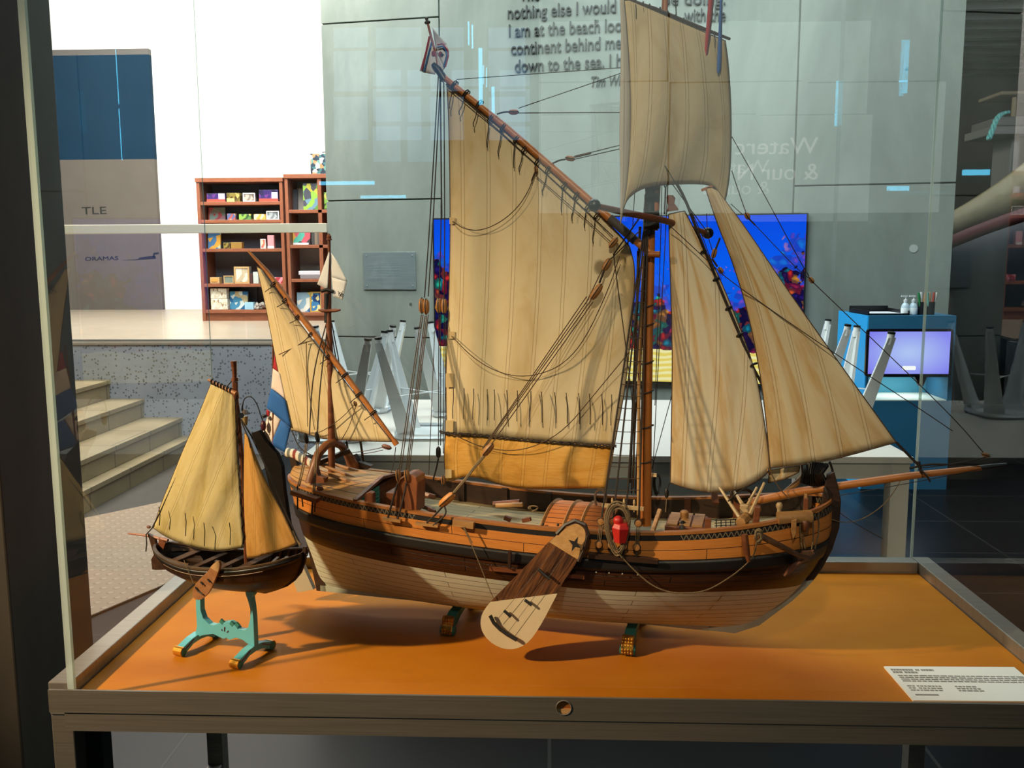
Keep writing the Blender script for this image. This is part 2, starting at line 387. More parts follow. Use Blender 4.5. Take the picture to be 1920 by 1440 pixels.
# concrete wall with the quotation and the video wall
WA = math.radians(-10); we = onY(616, 500, 7.75)
WALL = Frame((we.x, we.y, 0), WA)
conc = concrete('grey_concrete', '#72776f', '#8b9088', '#a3a79d')
xr = WALL.px(1783, 500).x; xj1 = WALL.px(827, 300).x; xj2 = WALL.px(1494, 200).x
zj = [WALL.px(700, 632).z, WALL.px(700, 375).z, WALL.px(720, 38).z]; zr = WALL.px(1620, 346).z
wb_ = MB().box((0, .03, 0), (xr, .3, 6)); g = .006
def panels(x0, x1, zs):
    zz = [0]+zs+[6]
    for a, b in zip(zz[:-1], zz[1:]): wb_.box((x0+g, 0, a+g if a else 0), (x1-g, .05, b-g))
panels(-g, xj1, zj); panels(xj1, xj2, []); panels(xj2, xr+g, [zr])
wo = struct('wall_back', wb_, conc, bevel=.002); wo.location = WALL.o; wo.rotation_euler = (0, 0, WA)
pc = WALL.px(1713, 466); link('plug', MB().lathe([(.03, 0), (.03, .004)], (pc.x, .0, pc.z), (0, -1, 0)), plain('plug_grey', '#b6b8b0', .7), wo)
for q in ((1700, 130), (1120, 40), (770, 570)):
    pc = WALL.px(*q); link('tie_hole', MB().lathe([(.012, 0), (.012, .003)], (pc.x, 0, pc.z), (0, -1, 0)), plain('hole_grey', '#5a5d58', .9), wo)
# gallery behind the platform
whitewall = plain('white_plaster', '#f1efec', .8, '#e9e6e2', 2)
struct('wall_gallery', MB().box((-8.5, 12.25, 0), (-1.2, 12.5, 6.5)), whitewall)
e0 = onY(366, 200, 12.2); struct('trim_1', MB().box((e0.x-.01, 12.235, PZ), (e0.x+.01, 12.26, 6.5)), plain('joint_grey', '#cfcac4', .8))
# concrete column, left
colm = concrete('column_concrete', '#332e28', '#453f37', '#575046', 1.1)
ca, cb = onX(25, 1200, -1.17), onX(172, 1150, -1.17)
struct('wall_left_column', MB().box((-2.0, ca.y, 0), (-1.17, cb.y, 6)), colm, bevel=.004)
# dark hall on the right
dk = plain('dark_brown_wall', '#3a342e', .8, '#443d36', 2)
struct('wall_right', MB().box((2.2, 11.5, 0), (9, 11.7, 6)), dk)
cl = MB().box((3.2, 6.5, 3.75), (9, 11.5, 3.9)); 
for i in range(14): cl.box((3.2, 6.6+i*.35, 3.66), (9, 6.72+i*.35, 3.75))
struct('ceiling_hall', cl, plain('dark_slats', '#23282c', .6))
# rear wall behind the viewer with its daylight slits
RY = -4.0
struct('wall_rear', MB().box((-8, RY-.2, 0), (8, RY, 6)), plain('rear_wall_grey', '#20201f', .9))
mirY = 2*1.567-RY
def mir(x, y): p = onY(x, y, mirY-.02); return Vector((p.x, RY+.02, p.z))
def slit(n, x0, y0, x1, y1, mt):
    a, b = mir(x0, y0), mir(x1, y1)
    struct('window_%d' % n, MB().box((min(a.x, b.x), RY+.005, min(a.z, b.z)), (max(a.x, b.x), RY+.02, max(a.z, b.z))), mt)
day = emit('daylight_slit', (.12, .66, 1, 1), 11); dim = emit('daylight_blue', (.36, .66, 1, 1), 1.35); haze = emit('daylight_pale', (.80, .95, .86, 1), 1.1)
for i, q in enumerate(((216, 92, 222, 195), (222, 203, 228, 300), (877, 40, 880, 84), (884, 46, 887, 90), (897, 90, 905, 196), (1690, 75, 1694, 180), (1697, 75, 1701, 175), (598, 340, 702, 346), (1806, 318, 1856, 328))): slit(i+1, *q, day)
k = 10
for x0, x1 in ((625, 690), (704, 790), (806, 870), (916, 985)):
    for y0, y1 in ((52, 88), (96, 170), (182, 262)):
        slit(k, x0, y0, x1, y1, dim); k += 1

for x0, x1 in ((1010, 1250), (1258, 1506), (1512, 1760)):
    for y0, y1 in ((-60, 150), (156, 398)):
        slit(k, x0, y0, x1, y1, haze); k += 1
# ================================================================ DISPLAY CASE
X0, X1, Y0, Y1, ZD = -.885, .943, 1.585, 2.305, .75
case = thing('display_case', 'glazed steel display case holding the two sailing ship models', 'display case', (0, 1.95, 0))
cl_ = case.location
def cpart(name, mb, mt, **k):
    mb.v = [tuple(Vector(p)-cl_) for p in mb.v]; return link(name, mb, mt, case, **k)
cpart('base_board', MB().box((X0, 1.5485, ZD-.03), (X1, Y1, ZD)), deckboard)
fr = MB(); hx = onY(1057, 1326, 1.545); HR = .0135      # front rail with a round key hole
nseg = 24; ring = [(hx.x+HR*math.cos(2*math.pi*i/nseg), hx.z+HR*math.sin(2*math.pi*i/nseg)) for i in range(nseg)]
zt, zb = .779, .736; xa, xb = -.912, .99
outer = []
for i in range(nseg):
    a = 2*math.pi*i/nseg; cx, sx = math.cos(a), math.sin(a); t = min((.03/abs(cx)) if abs(cx) > 1e-6 else 9, ((zt-hx.z if sx > 0 else hx.z-zb)/abs(sx)) if abs(sx) > 1e-6 else 9)
    outer.append((hx.x+t*cx, hx.z+t*sx))
for qx, qz in ((hx.x-.03, zt), (hx.x+.03, zt), (hx.x-.03, zb), (hx.x+.03, zb)):
    i = min(range(nseg), key=lambda i: (outer[i][0]-qx)**2+(outer[i][1]-qz)**2); outer[i] = (qx, qz)
for yy in (1.543, 1.548):
    b0 = len(fr.v); fr.v += [(x, yy, z) for x, z in ring]+[(x, yy, z) for x, z in outer]
    for i in range(nseg):
        j = (i+1) % nseg; fr.f.append([b0+i, b0+j, b0+nseg+j, b0+nseg+i]); fr.mi.append(0)
for i in range(nseg):
    j = (i+1) % nseg; fr.f.append([i, j, 2*nseg+j, 2*nseg+i]); fr.mi.append(0)
fr.box((xa, 1.543, zb), (hx.x-.03, 1.548, zt)).box((hx.x+.03, 1.543, zb), (xb, 1.548, zt)).box((hx.x-.03, 1.5432, zt-.0006), (hx.x+.03, 1.5478, zt-.0001))
cpart('front_rail', fr, steel)
kh = MB().tube([(hx.x+HR*math.cos(2*math.pi*i/28), 1.5428, hx.z+HR*math.sin(2*math.pi*i/28)) for i in range(28)], .0011, 6, True)
cpart('hole_rim', kh, steel_top)
circ = [(hx.x+HR*.97*math.cos(2*math.pi*i/24), 1.5462, hx.z+HR*.97*math.sin(2*math.pi*i/24)) for i in range(24)]
cpart('key_hole_plug', MB().prism(circ, (0, .0015, 0)), plain('raw_wood', '#a8642a', .6, '#96561f', 20, (1, 1, 8)))['label'] = 'raw wood seen through the round hole'
seg = [(hx.x+HR*.95*math.cos(a_), 1.5448, hx.z+HR*.95*math.sin(a_)) for a_ in [math.pi*(1.08+.84*i/12) for i in range(13)]]
cpart('plug_ledge', MB().prism(seg, (0, .0013, 0)), plain('pale_ledge', '#c79a62', .6))
cpart('under_rail', MB().box((-.885, 1.5448, .700), (.985, 1.60, .7362)), steel)
for s, xx in (('l', X0-.044), ('r', X1+.002)):
    cpart('side_rail', MB().box((xx, 1.574, .715), (xx+.042, Y1+.045, .779)), steel_top, bevel=.002)
cpart('back_rail', MB().box((X0, Y1, .715), (X1, Y1+.042, .779)), steel_top, bevel=.002)
for xx, yy, w, mt in ((X0-.044, 1.576, .042, steel), (X0-.044, 2.30, .042, steel), (X1+.002, 1.576, .042, steel), (X1+.002, 2.30, .042, steel)):
    cpart('leg', MB().box((xx, yy, 0), (xx+w, yy+.045, .715)), mt, bevel=.002)
cpart('leg', MB().box((X0+.002, 1.605, 0), (X0+.034, 1.645, .70)), black, bevel=.002)
for xx in (X0-.042, X1+.004): cpart('stretcher', MB().box((xx, 1.62, .16), (xx+.038, 2.30, .195)), steel, bevel=.002)
pane = glass('case_glass', (.955, .98, .97, 1)); edge = plain('glass_edge', '#eef7f3', .25, '#d2e4de', 3)
_n = edge.node_tree; _t = nd(_n, 'ShaderNodeBsdfTransparent'); _m = nd(_n, 'ShaderNodeMixShader'); _m.inputs[0].default_value = .46; _t.inputs[0].default_value = (.85, .95, .92, 1)
_n.links.new(_t.outputs[0], _m.inputs[1]); _n.links.new(_n.nodes['Principled BSDF'].outputs[0], _m.inputs[2]); _n.links.new(_m.outputs[0], _n.nodes['Material Output'].inputs[0])
GT = 3.1; th_ = .010
gx0, gx1, gy0, gy1 = -.880, .941, 1.567, 2.343
for a, b in (((gx0, gy0, .762), (gx1, gy0+.003, GT)), ((gx0, gy1-.003, .762), (gx1, gy1, GT)), ((gx0, gy0, .762), (gx0+.003, gy1, GT)), ((gx1-.003, gy0, .762), (gx1, gy1, GT))):
    i_ = 1 if a[0] != b[0] and b[1]-a[1] < .01 else 0
    mb = MB()      # one reflecting sheet, real position; the thickness is shown by the polished edge
    if i_: mb.add([(a[0], a[1], a[2]), (b[0], a[1], a[2]), (b[0], a[1], b[2]), (a[0], a[1], b[2])], [(0, 1, 2, 3)])
    else: mb.add([(a[0], a[1], a[2]), (a[0], b[1], a[2]), (a[0], b[1], b[2]), (a[0], a[1], b[2])], [(0, 1, 2, 3)])
    cpart('glass_pane', mb, pane)
for xx, yy, w in ((gx0-.006, gy0-.004, .012), (gx1-.005, gy0-.004, .011), (gx0-.002, gy1-.002, .0022), (gx1-.004, gy1-.003, .006)):
    cpart('glass_edge', MB().box((xx, yy, .76), (xx+w, yy+w*.7, GT)), edge)['label'] = 'pale green polished glass corner edge'
# caption card on the board
q = [onZ(x, y, ZD+.001) for x, y in ((1657, 1252), (1712, 1316))]
bl, fl = q; cw = .915-fl.x
card = thing('caption_card', 'white printed caption card lying at the front right of the orange board', 'sign', (bl.x+.15, bl.y-.06, ZD))
def kp(name, mb, mt, **k):
    o_ = card.location; mb.v = [tuple(Vector(p)-o_) for p in mb.v]; return link(name, mb, mt, card, **k)
kp('card', MB().prism([bl, (bl.x+cw, bl.y+.005, ZD+.001), (fl.x+cw, fl.y+.004, ZD+.001), fl], (0, 0, .003)), paper)
tx = MB()
def kl(u0, u1, w0, hh):
    P = lambda u, w: bl + (fl-bl)*w + Vector((u, 0, .0031))
    a, b, c, d = P(u0, w0), P(u1, w0), P(u1, w0+hh), P(u0, w0+hh)
    tx.prism([d, c, b, a], (0, 0, .0004))
for w0, segs in ((.08, ((.008, .05), (.055, .062), (.066, .09))), (.16, ((.008, .026), (.03, .055)))):
    for a, b in segs:
        x = a
        while x < b: e_ = x+random.uniform(.003, .007); kl(x, min(e_, b), w0, .05); x = e_+.0012
for r_ in range(4):
    x = .012
    while x < .33: e_ = x+random.uniform(.006, .016); kl(x, e_, .27+r_*.055, .026); x = e_+.002
for r_ in range(3):
    for cx_ in (.012, .03, .10):
        x = cx_
        while x < cx_+(.012 if cx_ < .02 else .04): e_ = x+random.uniform(.004, .01); kl(x, e_, .58+r_*.06, .028); x = e_+.0018
kl(.013, .055, .83, .03)
kp('printed_lines', tx, grey_text)

# ================================================================ LARGE SHIP
SH = Frame((-.0175, 1.9229, ZD), -.234)
ship = thing('ship_model', 'large wooden sailing barge model with beige sails and white bottom', 'ship model', SH.o, SH.th)
def sp_(name, mb, mt, parent=None, label=None, **k):
    o = link(name, mb, mt, parent or ship, **k)
    if label: o['label'] = label
    return o
def S(x, y, v=0): return SH.px(x, y, v)
SL, SB, SK = .591, .1507, .042
def sR(t): return .27-.0147*t+.053*t*t+.0238*t**3
def interp(T, x):
    if x <= T[0][0]: return T[0][1]
    for (a, b), (c, d) in zip(T[:-1], T[1:]):
        if x <= c: return b+(d-b)*(x-a)/(c-a)
    return T[-1][1]
STEM = [(.04, .411), (.061, .449), (.121, .514), (.159, .544), (.193, .565), (.23, .582), (.275, .592), (.33, .591)]
class Hull:
    def __init__(h, L, B, K, R, stem, stern, nf, na, sc=.55, cmid=.36, cend=.85, lowf=.55):
        h.__dict__.update(locals())
    def pt(h, t, z, side=1, grow=0):
        R = h.R(t); s = max(0., min(1., (z-h.K)/(R-h.K)))
        uf, ua = interp(h.stem, h.K+s*(h.R(1)-h.K)), interp(h.stern, h.K+s*(h.R(-1)-h.K))
        u = t*uf if t > 0 else -t*ua
        n = (h.nf if t > 0 else h.na); n = n*(h.lowf+(1-h.lowf)*s)
        w = h.B*math.sqrt(max(0, 1-abs(t)**n))
        c = h.cmid+(h.cend-h.cmid)*abs(t)**3
        w *= min(1, s/h.sc)**c if s > 0 else 0
        if s > h.sc: w *= 1-.05*(s-h.sc)/(1-h.sc)*(1 if h.cmid < .5 else -1)
        return Vector((u, -side*(w+grow), z))
def tsteps(n): return [-math.cos(math.pi*i/n) for i in range(n+1)]
HS = Hull(SL, SB, SK, sR, STEM, [(.04, -.53), (.33, -.598)], 4.2, 4.6)
T = tsteps(64)
def bandmesh(H, f0, f1, rows, grow=0, T=T, inner=False):
    mb = MB()
    for side in (1, -1):
        G, U = [], []; arc = [0]
        for a, b in zip(T[:-1], T[1:]): arc.append(arc[-1]+(H.pt(b, H.R(b), 1)-H.pt(a, H.R(a), 1)).length)
        mid = arc[len(arc)//2]
        for i in range(rows+1):
            k = i/rows; row, ur = [], []
            for j, t in enumerate(T):
                z0, z1 = H.R(t)-f0(t), (H.K if f1 is None else H.R(t)-f1(t))
                row.append(H.pt(t, z0+(z1-z0)*k, side, grow)); ur.append((arc[j]-mid, k))
            G.append(row); U.append(ur)
        mb.grid(G, 0, U)
    return mb
def off(m_, fb=.5, fs=.12): return lambda t: m_*(1+(fb*t**4 if t > 0 else fs*t*t))
zz = [off(.0), off(.004), off(.0135), off(.051), off(.074), off(.116)]
hull_white = planked('white_bottom', '#b3b7a6', '#d0d1bd', '#5a5040', 9, .5, .42, .02, .0008)
hull_orange = planked('orange_planking', '#b36a2b', '#cd8440', '#1c100a', 2, .38, .36, .02, .0007)
hull_brown = planked('brown_planking', '#190c06', '#4a2812', '#080403', 4, .34, .3, .02, .0012, 34)
sp_('bottom_planking', bandmesh(HS, zz[5], None, 16), hull_white, None, 'pale whitish bottom planking', smooth=True)
sp_('lower_planking', bandmesh(HS, zz[4], zz[5], 4, .0008), hull_brown, None, 'dark oiled brown planking', smooth=True)
sp_('wale', bandmesh(HS, zz[3], zz[4], 4, .0045), blackwood, None, 'black wale strake along the hull', smooth=True, solid=.004)
sp_('topside_planking', bandmesh(HS, zz[2], zz[3], 4, .001), hull_orange, None, 'orange varnished topside planking', smooth=True)
sp_('trim_band', bandmesh(HS, zz[1], zz[2], 2, .0015), zigzag('zigzag_band'), None, 'black band with a pale zigzag border', smooth=True)
def railcap(H, T, w, h, drop=0):
    mb = MB()
    for side in (1, -1):
        G = [[], [], [], [], []]
        for t in T:
            p = H.pt(t, H.R(t), side); n = Vector((0, -side, 0)); z = Vector((0, 0, 1))
            y = lambda d: Vector((p.x, (p.y-side*d) if abs(p.y) > w else p.y-side*d*.5, p.z))
            for k, (a, b) in enumerate(((.003, -drop-h*.5), (.003, h*.5), (-w, h*.5), (-w, -drop-h*.5), (.003, -drop-h*.5))): G[k].append(y(a)+z*b)
        mb.grid(G)
    return mb
sp_('rail_cap', railcap(HS, T[2:-2], .011, .006), wood('rail_wood', '#8d5427', '#ac7038', (6, 30, 30)), smooth=False)
# bulwark inside, decks
TI = [t for t in T if -.6 <= t <= .95]
mb = MB()
for side in (1, -1):
    G = []
    for k in range(4):
        row = []
        for t in TI:
            p = HS.pt(t, sR(t), side); s_ = max(0, abs(p.y)-.010)*(1 if p.y > 0 else -1)
            row.append(Vector((p.x, s_, sR(t)-.002-.05*k/3)))
        G.append(row)
    mb.grid(G)
sp_('bulwark', mb, darkwood, None, 'dark inside of the bulwark', solid=.003)
deck_m = planked('deck_boards', '#8c7a5b', '#a9966f', '#3c3122', 12, .6, .4, .02, .0008)
def deckmesh(t0, t1, drop, camber, wi=.008, n=12):
    ts = [t0+(t1-t0)*i/36 for i in range(37)]; G, U = [], []
    for k in range(n+1):
        y = -1+2*k/n; row, ur = [], []
        for t in ts:
            p = HS.pt(t, sR(t), 1); w = max(.001, abs(p.y)-wi)
            row.append(Vector((p.x, y*w, sR(t)-drop+camber*(1-y*y)))); ur.append((p.x, k/n))
        G.append(row); U.append(ur)
    return MB().grid(G, 0, U)
sp_('main_deck', deckmesh(-.56, .95, .047, .004), deck_m, None, 'pale weathered deck boards', solid=.004)
poop_m = planked('poop_boards', '#a17440', '#c29660', '#4a3018', 9, .5, .6, .02, .001)
sp_('poop_deck', deckmesh(-.985, -.632, .004, .022, .006), poop_m, None, 'raised light brown stern deck', solid=.004)
# front bulkhead of the stern deck with its green door
TPE = -.632
ub = HS.pt(TPE, sR(TPE), 1).x; zb_ = sR(TPE)
bh = sp_('stern_bulkhead', MB().box((ub-.004, -.132, zb_-.047), (ub+.003, .132, zb_+.006)), teak)
dr = MB()
for i in range(6): dr.box((ub+.0035, -.118, zb_-.044+i*.0088), (ub+.0075, -.02, zb_-.0372+i*.0088))
dr.box((ub+.003, -.118, zb_-.046), (ub+.0045, -.02, zb_+.006))
sp_('cabin_door', dr, plain('sea_green', '#2f7a66', .5, '#3f8d78', 40), bh, 'sea green louvred door')
sp_('deck_beam', MB().bar((ub+.004, -.138, zb_+.003), (ub+.004, 0, zb_+.021), .009, .006).bar((ub+.004, 0, zb_+.021), (ub+.004, .138, zb_+.003), .009, .006), teak)
# stem and stern posts, rudder
pl = [(.60, .36), (.607, .33), (.606, .275), (.595, .23), (.578, .19), (.563, .165), (.548, .160), (.55, .195), (.567, .235), (.574, .28), (.572, .335), (.578, .38), (.592, .388)]
sp_('stem', MB().prism([(u_, -.007, w_) for u_, w_ in pl], (0, .014, 0)), darkwood, bevel=.002)
pl = [(.5625, .1645), (.55, .148), (.523, .117), (.46, .058), (.412, .036), (.34, .037), (.43, .062), (.50, .118), (.53, .15), (.547, .161)]
sp_('forefoot', MB().prism([(u_, -.006, w_) for u_, w_ in pl], (0, .012, 0)), plain('forefoot_white', '#b3b7a6', .55, '#9a9a86', 14))
sp_('keel', MB().box((-.53, -.007, .036), (.36, .007, .05)), plain('keel_white', '#a8aa98', .6))
sp_('sternpost', MB().prism([(-.60, -.007, .36), (-.585, -.007, .36), (-.515, -.007, .036), (-.54, -.007, .036)], (0, .014, 0)), darkwood)
rp = [S(x, y) for x, y in ((474, 811), (489, 806), (500, 826), (522, 850), (531, 874), (535, 917), (545, 985), (562, 1040), (536, 1040), (528, 1005), (512, 930), (500, 880), (492, 850), (479, 828))]
rq = [S(x, y) for x, y in ((562, 1041), (590, 1104), (560, 1109), (536, 1041))]
rd = sp_('rudder', MB().prism([p+Vector((0, -.007, 0)) for p in rp], (0, .014, 0)), plain('rudder_black', '#0b0806', .8, '#17110c', 12, (2, 14, 14), spec=.15), None, 'black wooden rudder', bevel=.001)
sp_('rudder_blade', MB().prism([p+Vector((0, -.0065, 0)) for p in rq], (0, .013, 0)), plain('rudder_white', '#b3a890', .6), rd, 'whitish underwater part of the rudder')
tl = [S(538, 848, .0), S(552, 851, 0), S(570, 862, 0), S(590, 872, 0)]
sp_('tiller', MB().tube(tl, [.011, .011, .010, .008], 10), stripes('tiller_stripes', ['#8e3026', '#e6ddcc', '#6d6f66', '#e6ddcc'], .028), None, 'tiller striped red, white and grey', smooth=True)
# ---------------------------------------------------------------- spars
def spard(name, pts, r, mt, lab=None, n=10, parent=None): return sp_(name, MB().tube(pts, r, n), mt, parent, lab, smooth=True)
mast = spard('main_mast', [S(1211, 985), S(1212, 800), S(1216, 600), S(1220, 480), S(1222, 350)], [.0115, .0112, .0098, .0085, .0078], spar)
spard('topmast', [S(1226, 432, .004), S(1232, 340, .004), S(1247, 0, .002), S(1250, -60, .002)], [.0085, .008, .0062, .0058], spar)
mh = MB().tube([S(1216, 440, .006), S(1218, 400, .006), S(1220, 345, .006)], [.011, .013, .010], 8)
for y in (352, 372, 405, 425): mh.tube([S(1208+.02*(440-y), y, .012), S(1236, y-3, .012)], .0085, 6)
sp_('masthead', mh, black, None, 'black ironwork of the masthead', smooth=True)
spard('mast_pole', [S(1197, 985, .02), S(1198, 700, .018), S(1207, 480, .014)], [.0036, .0034, .003], wood('tan_pole', '#9a7040', '#b98c58', (20, 20, 4)))
for y in (575, 610, 680, 735, 800, 865):
    c_ = S(1213, y); R_ = [c_+Vector((.0135*math.cos(a*math.pi/8), .0135*math.sin(a*math.pi/8), .004*math.cos(a*math.pi/8))) for a in range(16)]
    sp_('mast_hoop', MB().tube(R_, .0013, 5, True), dark_rope)
bolt = [S(1214, 477, .02), S(1237, 477, .02)]
spard('gaff_peg', bolt, [.006, .007], spar)
gaff = spard('gaff', [S(824, 138, .012), S(950, 240, .012), S(1085, 358, .012), S(1160, 425, .012), S(1224, 478, .014)], [.0060, .0072, .0078, .0080, .0078], spar_x)
spard('gaff_collar', [S(1143, 409, .012), S(1192, 452, .012)], .0092, plain('grey_leather', '#3f3a36', .7), 'dark leather wrapped part of the gaff', parent=gaff)
spard('gaff_tip', [S(812, 120, .012), S(822, 131, .012), S(834, 150, .012)], [.005, .008, .0078], black, 'black tarred gaff end', parent=gaff)
st_ = spard('flagstaff', [S(802, 44, .012), S(810, 75, .012), S(818, 105, .012), S(823, 134, .012)], .0024, wood('red_staff', '#7d3b33', '#94524a', (10, 10, 4)))
sp_('finial', MB().lathe([(.001, 0), (.0055, .001), (.0065, .004), (.003, .008), (.004, .012), (.002, .014)], S(802, 45, .012), (-.2, 0, 1)), plain('pewter', '#4a4a44', .5), st_)
bow = spard('bowsprit', [S(1405, 942, -.004), S(1500, 922, -.004), S(1700, 893, -.004), S(1840, 877, -.004)], [.0082, .0088, .0072, .0052], spar_x)
spard('bowsprit_tip', [S(1838, 877, -.004), S(1888, 871, -.004)], [.0053, .0036], black, 'black bowsprit end', parent=bow)
mz = spard('mizzen_mast', [S(622, 905, .01), S(621, 760, .008), S(618, 640, .004), S(614, 548, 0)], [.0085, .008, .007, .006], teak)
spard('mizzen_topmast', [S(617, 668, -.006), S(618, 560, -.006), S(617, 450, -.006)], [.0048, .0042, .0034], teak)
sp_('finial', MB().lathe([(.002, 0), (.0065, .001), (.0065, .003), (.005, .005), (.0055, .009), (.001, .016)], S(617, 451, -.006)), teak)
mc = MB().tube([S(614, 605, .002), S(613, 550, .002)], [.0075, .0062], 8); mc.tube([S(603, 546, .003), S(613, 543, .003), S(625, 547, .003)], .0045, 6)
sp_('mizzen_cap', mc, black, None, 'black cap of the mizzen mast', smooth=True)
spard('crosstree', [S(597, 581, .01), S(604, 582, .01), S(612, 583, .008), S(630, 582, .008), S(638, 581, .01)], [.002, .0042, .004, .0042, .002], teak)
spard('mizzen_yard', [S(466, 471, .012), S(500, 508, .012), S(585, 620, .012), S(680, 747, .012), S(742, 830, .012)], [.0028, .005, .0072, .0062, .004], spar_x)
spard('yard_end', [S(738, 825, .012), S(744, 834, .012)], .0065, spar_x)
# lower yard and topsail yard swing in a plane turned across the ship
YO = SH.l2w((.237, 0, 0)); YFm = Frame((YO.x, YO.y, ZD), math.radians(42))
def Yp(x, y, v=0): return SH.w2l(YFm.l2w(YFm.px(x, y, v)))
ly = spard('lower_yard', [Yp(1113, 385, .026), Yp(1180, 400, .026), Yp(1240, 412, .026), Yp(1327, 437, .026)], [.0056, .0066, .0064, .0052], wood('dark_red_spar', '#5a2f1d', '#70402a', (10, 10, 10)))
for q in ((1114, 385), (1327, 437)): sp_('yard_ball', MB().ball(Yp(*q, .026), .0122), black, ly, 'black ball at the yard end', smooth=True)
ty = spard('topsail_yard', [Yp(1160, -6, .03), Yp(1230, 18, .03), Yp(1300, 47, .03), Yp(1368, 73, .03)], [.0036, .0044, .0042, .0028], wood('grey_spar', '#3d2a1c', '#54402e', (10, 10, 10)))

# ---------------------------------------------------------------- sails
def poly_at(P, n):
    d = [0]
    for a, b in zip(P[:-1], P[1:]): d.append(d[-1]+math.hypot(b[0]-a[0], b[1]-a[1]))
    out = []
    for i in range(n+1):
        s = d[-1]*i/n; k = 0
        while k < len(d)-2 and d[k+1] < s: k += 1
        f = (s-d[k])/max(1e-9, d[k+1]-d[k]); out.append((P[k][0]+(P[k+1][0]-P[k][0])*f, P[k][1]+(P[k+1][1]-P[k][1])*f))
    return out
def smooth_(P, it=2):
    for _ in range(it):
        Q = [P[0]]
        for a, b in zip(P[:-1], P[1:]): Q += [(a[0]*.75+b[0]*.25, a[1]*.75+b[1]*.25), (a[0]*.25+b[0]*.75, a[1]*.25+b[1]*.75)]
        P = Q+[P[-1]]
    return P
def sail(name, T_, B_, L_, R_, mt, mapf, vo=0, belly=.02, wr=0, wf=(5, 2.2), nx=30, ny=36, parent=None, label=None, rope=.0013, ropem=None, sides='TBLR', root=None):
    t, b = poly_at(smooth_(T_), nx), poly_at(smooth_(B_), nx); l, r = poly_at(smooth_(L_), ny), poly_at(smooth_(R_), ny)
    G, U = [], []
    for j in range(ny+1):
        y = j/ny; row, ur = [], []
        for i in range(nx+1):
            x = i/nx
            P = [(1-y)*t[i][k]+y*b[i][k]+(1-x)*l[j][k]+x*r[j][k]-((1-x)*(1-y)*t[0][k]+x*(1-y)*t[-1][k]+(1-x)*y*b[0][k]+x*y*b[-1][k]) for k in (0, 1)]
            bl_ = belly*math.sin(math.pi*x)**.8*math.sin(math.pi*min(1, .08+y*.92))**.7
            w_ = wr*math.sin(2*math.pi*(wf[0]*x+wf[1]*y)+1.3*math.sin(5*y+3*x))*math.sin(math.pi*x)**.5*(.4+.6*math.sin(math.pi*y))
            row.append(mapf(P[0], P[1], vo+bl_+w_)); ur.append((x, 1-y))
        G.append(row); U.append(ur)
    o = link(name, MB().grid(G, 0, U), mt, parent if parent is not None else root, smooth=True, solid=.0011)
    if label: o['label'] = label
    if rope:
        e = []
        if 'T' in sides: e.append(G[0])
        if 'B' in sides: e.append(G[-1])
        if 'L' in sides: e.append([g_[0] for g_ in G])
        if 'R' in sides: e.append([g_[-1] for g_ in G])
        mb = MB()
        for E_ in e: mb.tube(E_, rope, 5)
        link('bolt_rope', mb, ropem or brown_rope, o, smooth=True)
    return o, G
cv_main = canvas('main_canvas', '#d6c199', '#dfcfac', '#c6aa78', 7.3, fold=.25)
cv_bon = canvas('bonnet_canvas', '#d09a48', '#d8a85c', '#bd8434', 7.3, '#8f6428', fold=.15)
cv_top = canvas('topsail_canvas', '#dfcba0', '#e8d9b4', '#cfb482', 6.2, fold=.3, jit=.008, sw=.026)
cv_stay = canvas('staysail_canvas', '#d2b384', '#e2d6ba', '#c09864', 4.1, '#86653a', fold=.9, sw=.03, fx=4.5, taper=.84)
cv_jib = canvas('jib_canvas', '#ceac78', '#dfd0ae', '#ba9058', 4.4, '#86653a', fold=.8, sw=.026, fx=4, taper=.88)
cv_miz = canvas('mizzen_canvas', '#e6cfa2', '#ecd9b2', '#d8bd88', 5.2, fold=.15, sw=.026, taper=.94)
ms_, Gm = sail('mainsail', [(838, 156), (950, 247), (1080, 363), (1150, 427), (1180, 462)], [(838, 814), (900, 816), (1000, 826), (1080, 832), (1152, 834)],
    [(838, 156), (842, 230), (845, 420), (842, 560), (836, 700), (838, 814)], [(1180, 462), (1191, 500), (1188, 560), (1182, 640), (1172, 730), (1152, 834)], cv_main, S, 0, .022, .0018, (4, 1.3), root=ship)
bn_, Gb = sail('bonnet', [(836, 812), (900, 815), (1000, 825), (1080, 831), (1152, 833)], [(836, 903), (848, 901), (872, 893), (905, 896), (940, 910), (990, 918), (1060, 916), (1137, 916)],
    [(836, 812), (832, 850), (836, 903)], [(1152, 833), (1146, 870), (1137, 916)], cv_bon, S, .001, .010, .001, (4, 1), 28, 10, label='ochre yellow lower strip of the mainsail', root=ship)
lc = MB()
for q_ in (0, 2.2):
    lc.tube([S(x, y+q_+1.4*math.sin(x*.5+q_), .012) for x, y in poly_at([(824, 808), (838, 811), (900, 815), (1000, 825), (1080, 831), (1156, 835)], 60)], .0016, 5)
sp_('lacing', lc, dark_rope, None, 'dark lacing between mainsail and bonnet')
for k, x in enumerate((630, 690, 745, 820, 860, 930, 990, 1065, 1125, 1200, 1265, 1335, 1395, 1465, 1520)):
    X_ = 640+x/3; Y_ = 727+ (X_-850)*.043; w_ = random.uniform(-3, 3)
    sp_('reef_point', MB().tube(curve3([S(X_, Y_, .027), S(X_+1+w_*.3, Y_+20, .028), S(X_+w_, Y_+40, .027), S(X_+w_*.8, Y_+58, .025)]), .0009, 5), dark_rope, ms_)
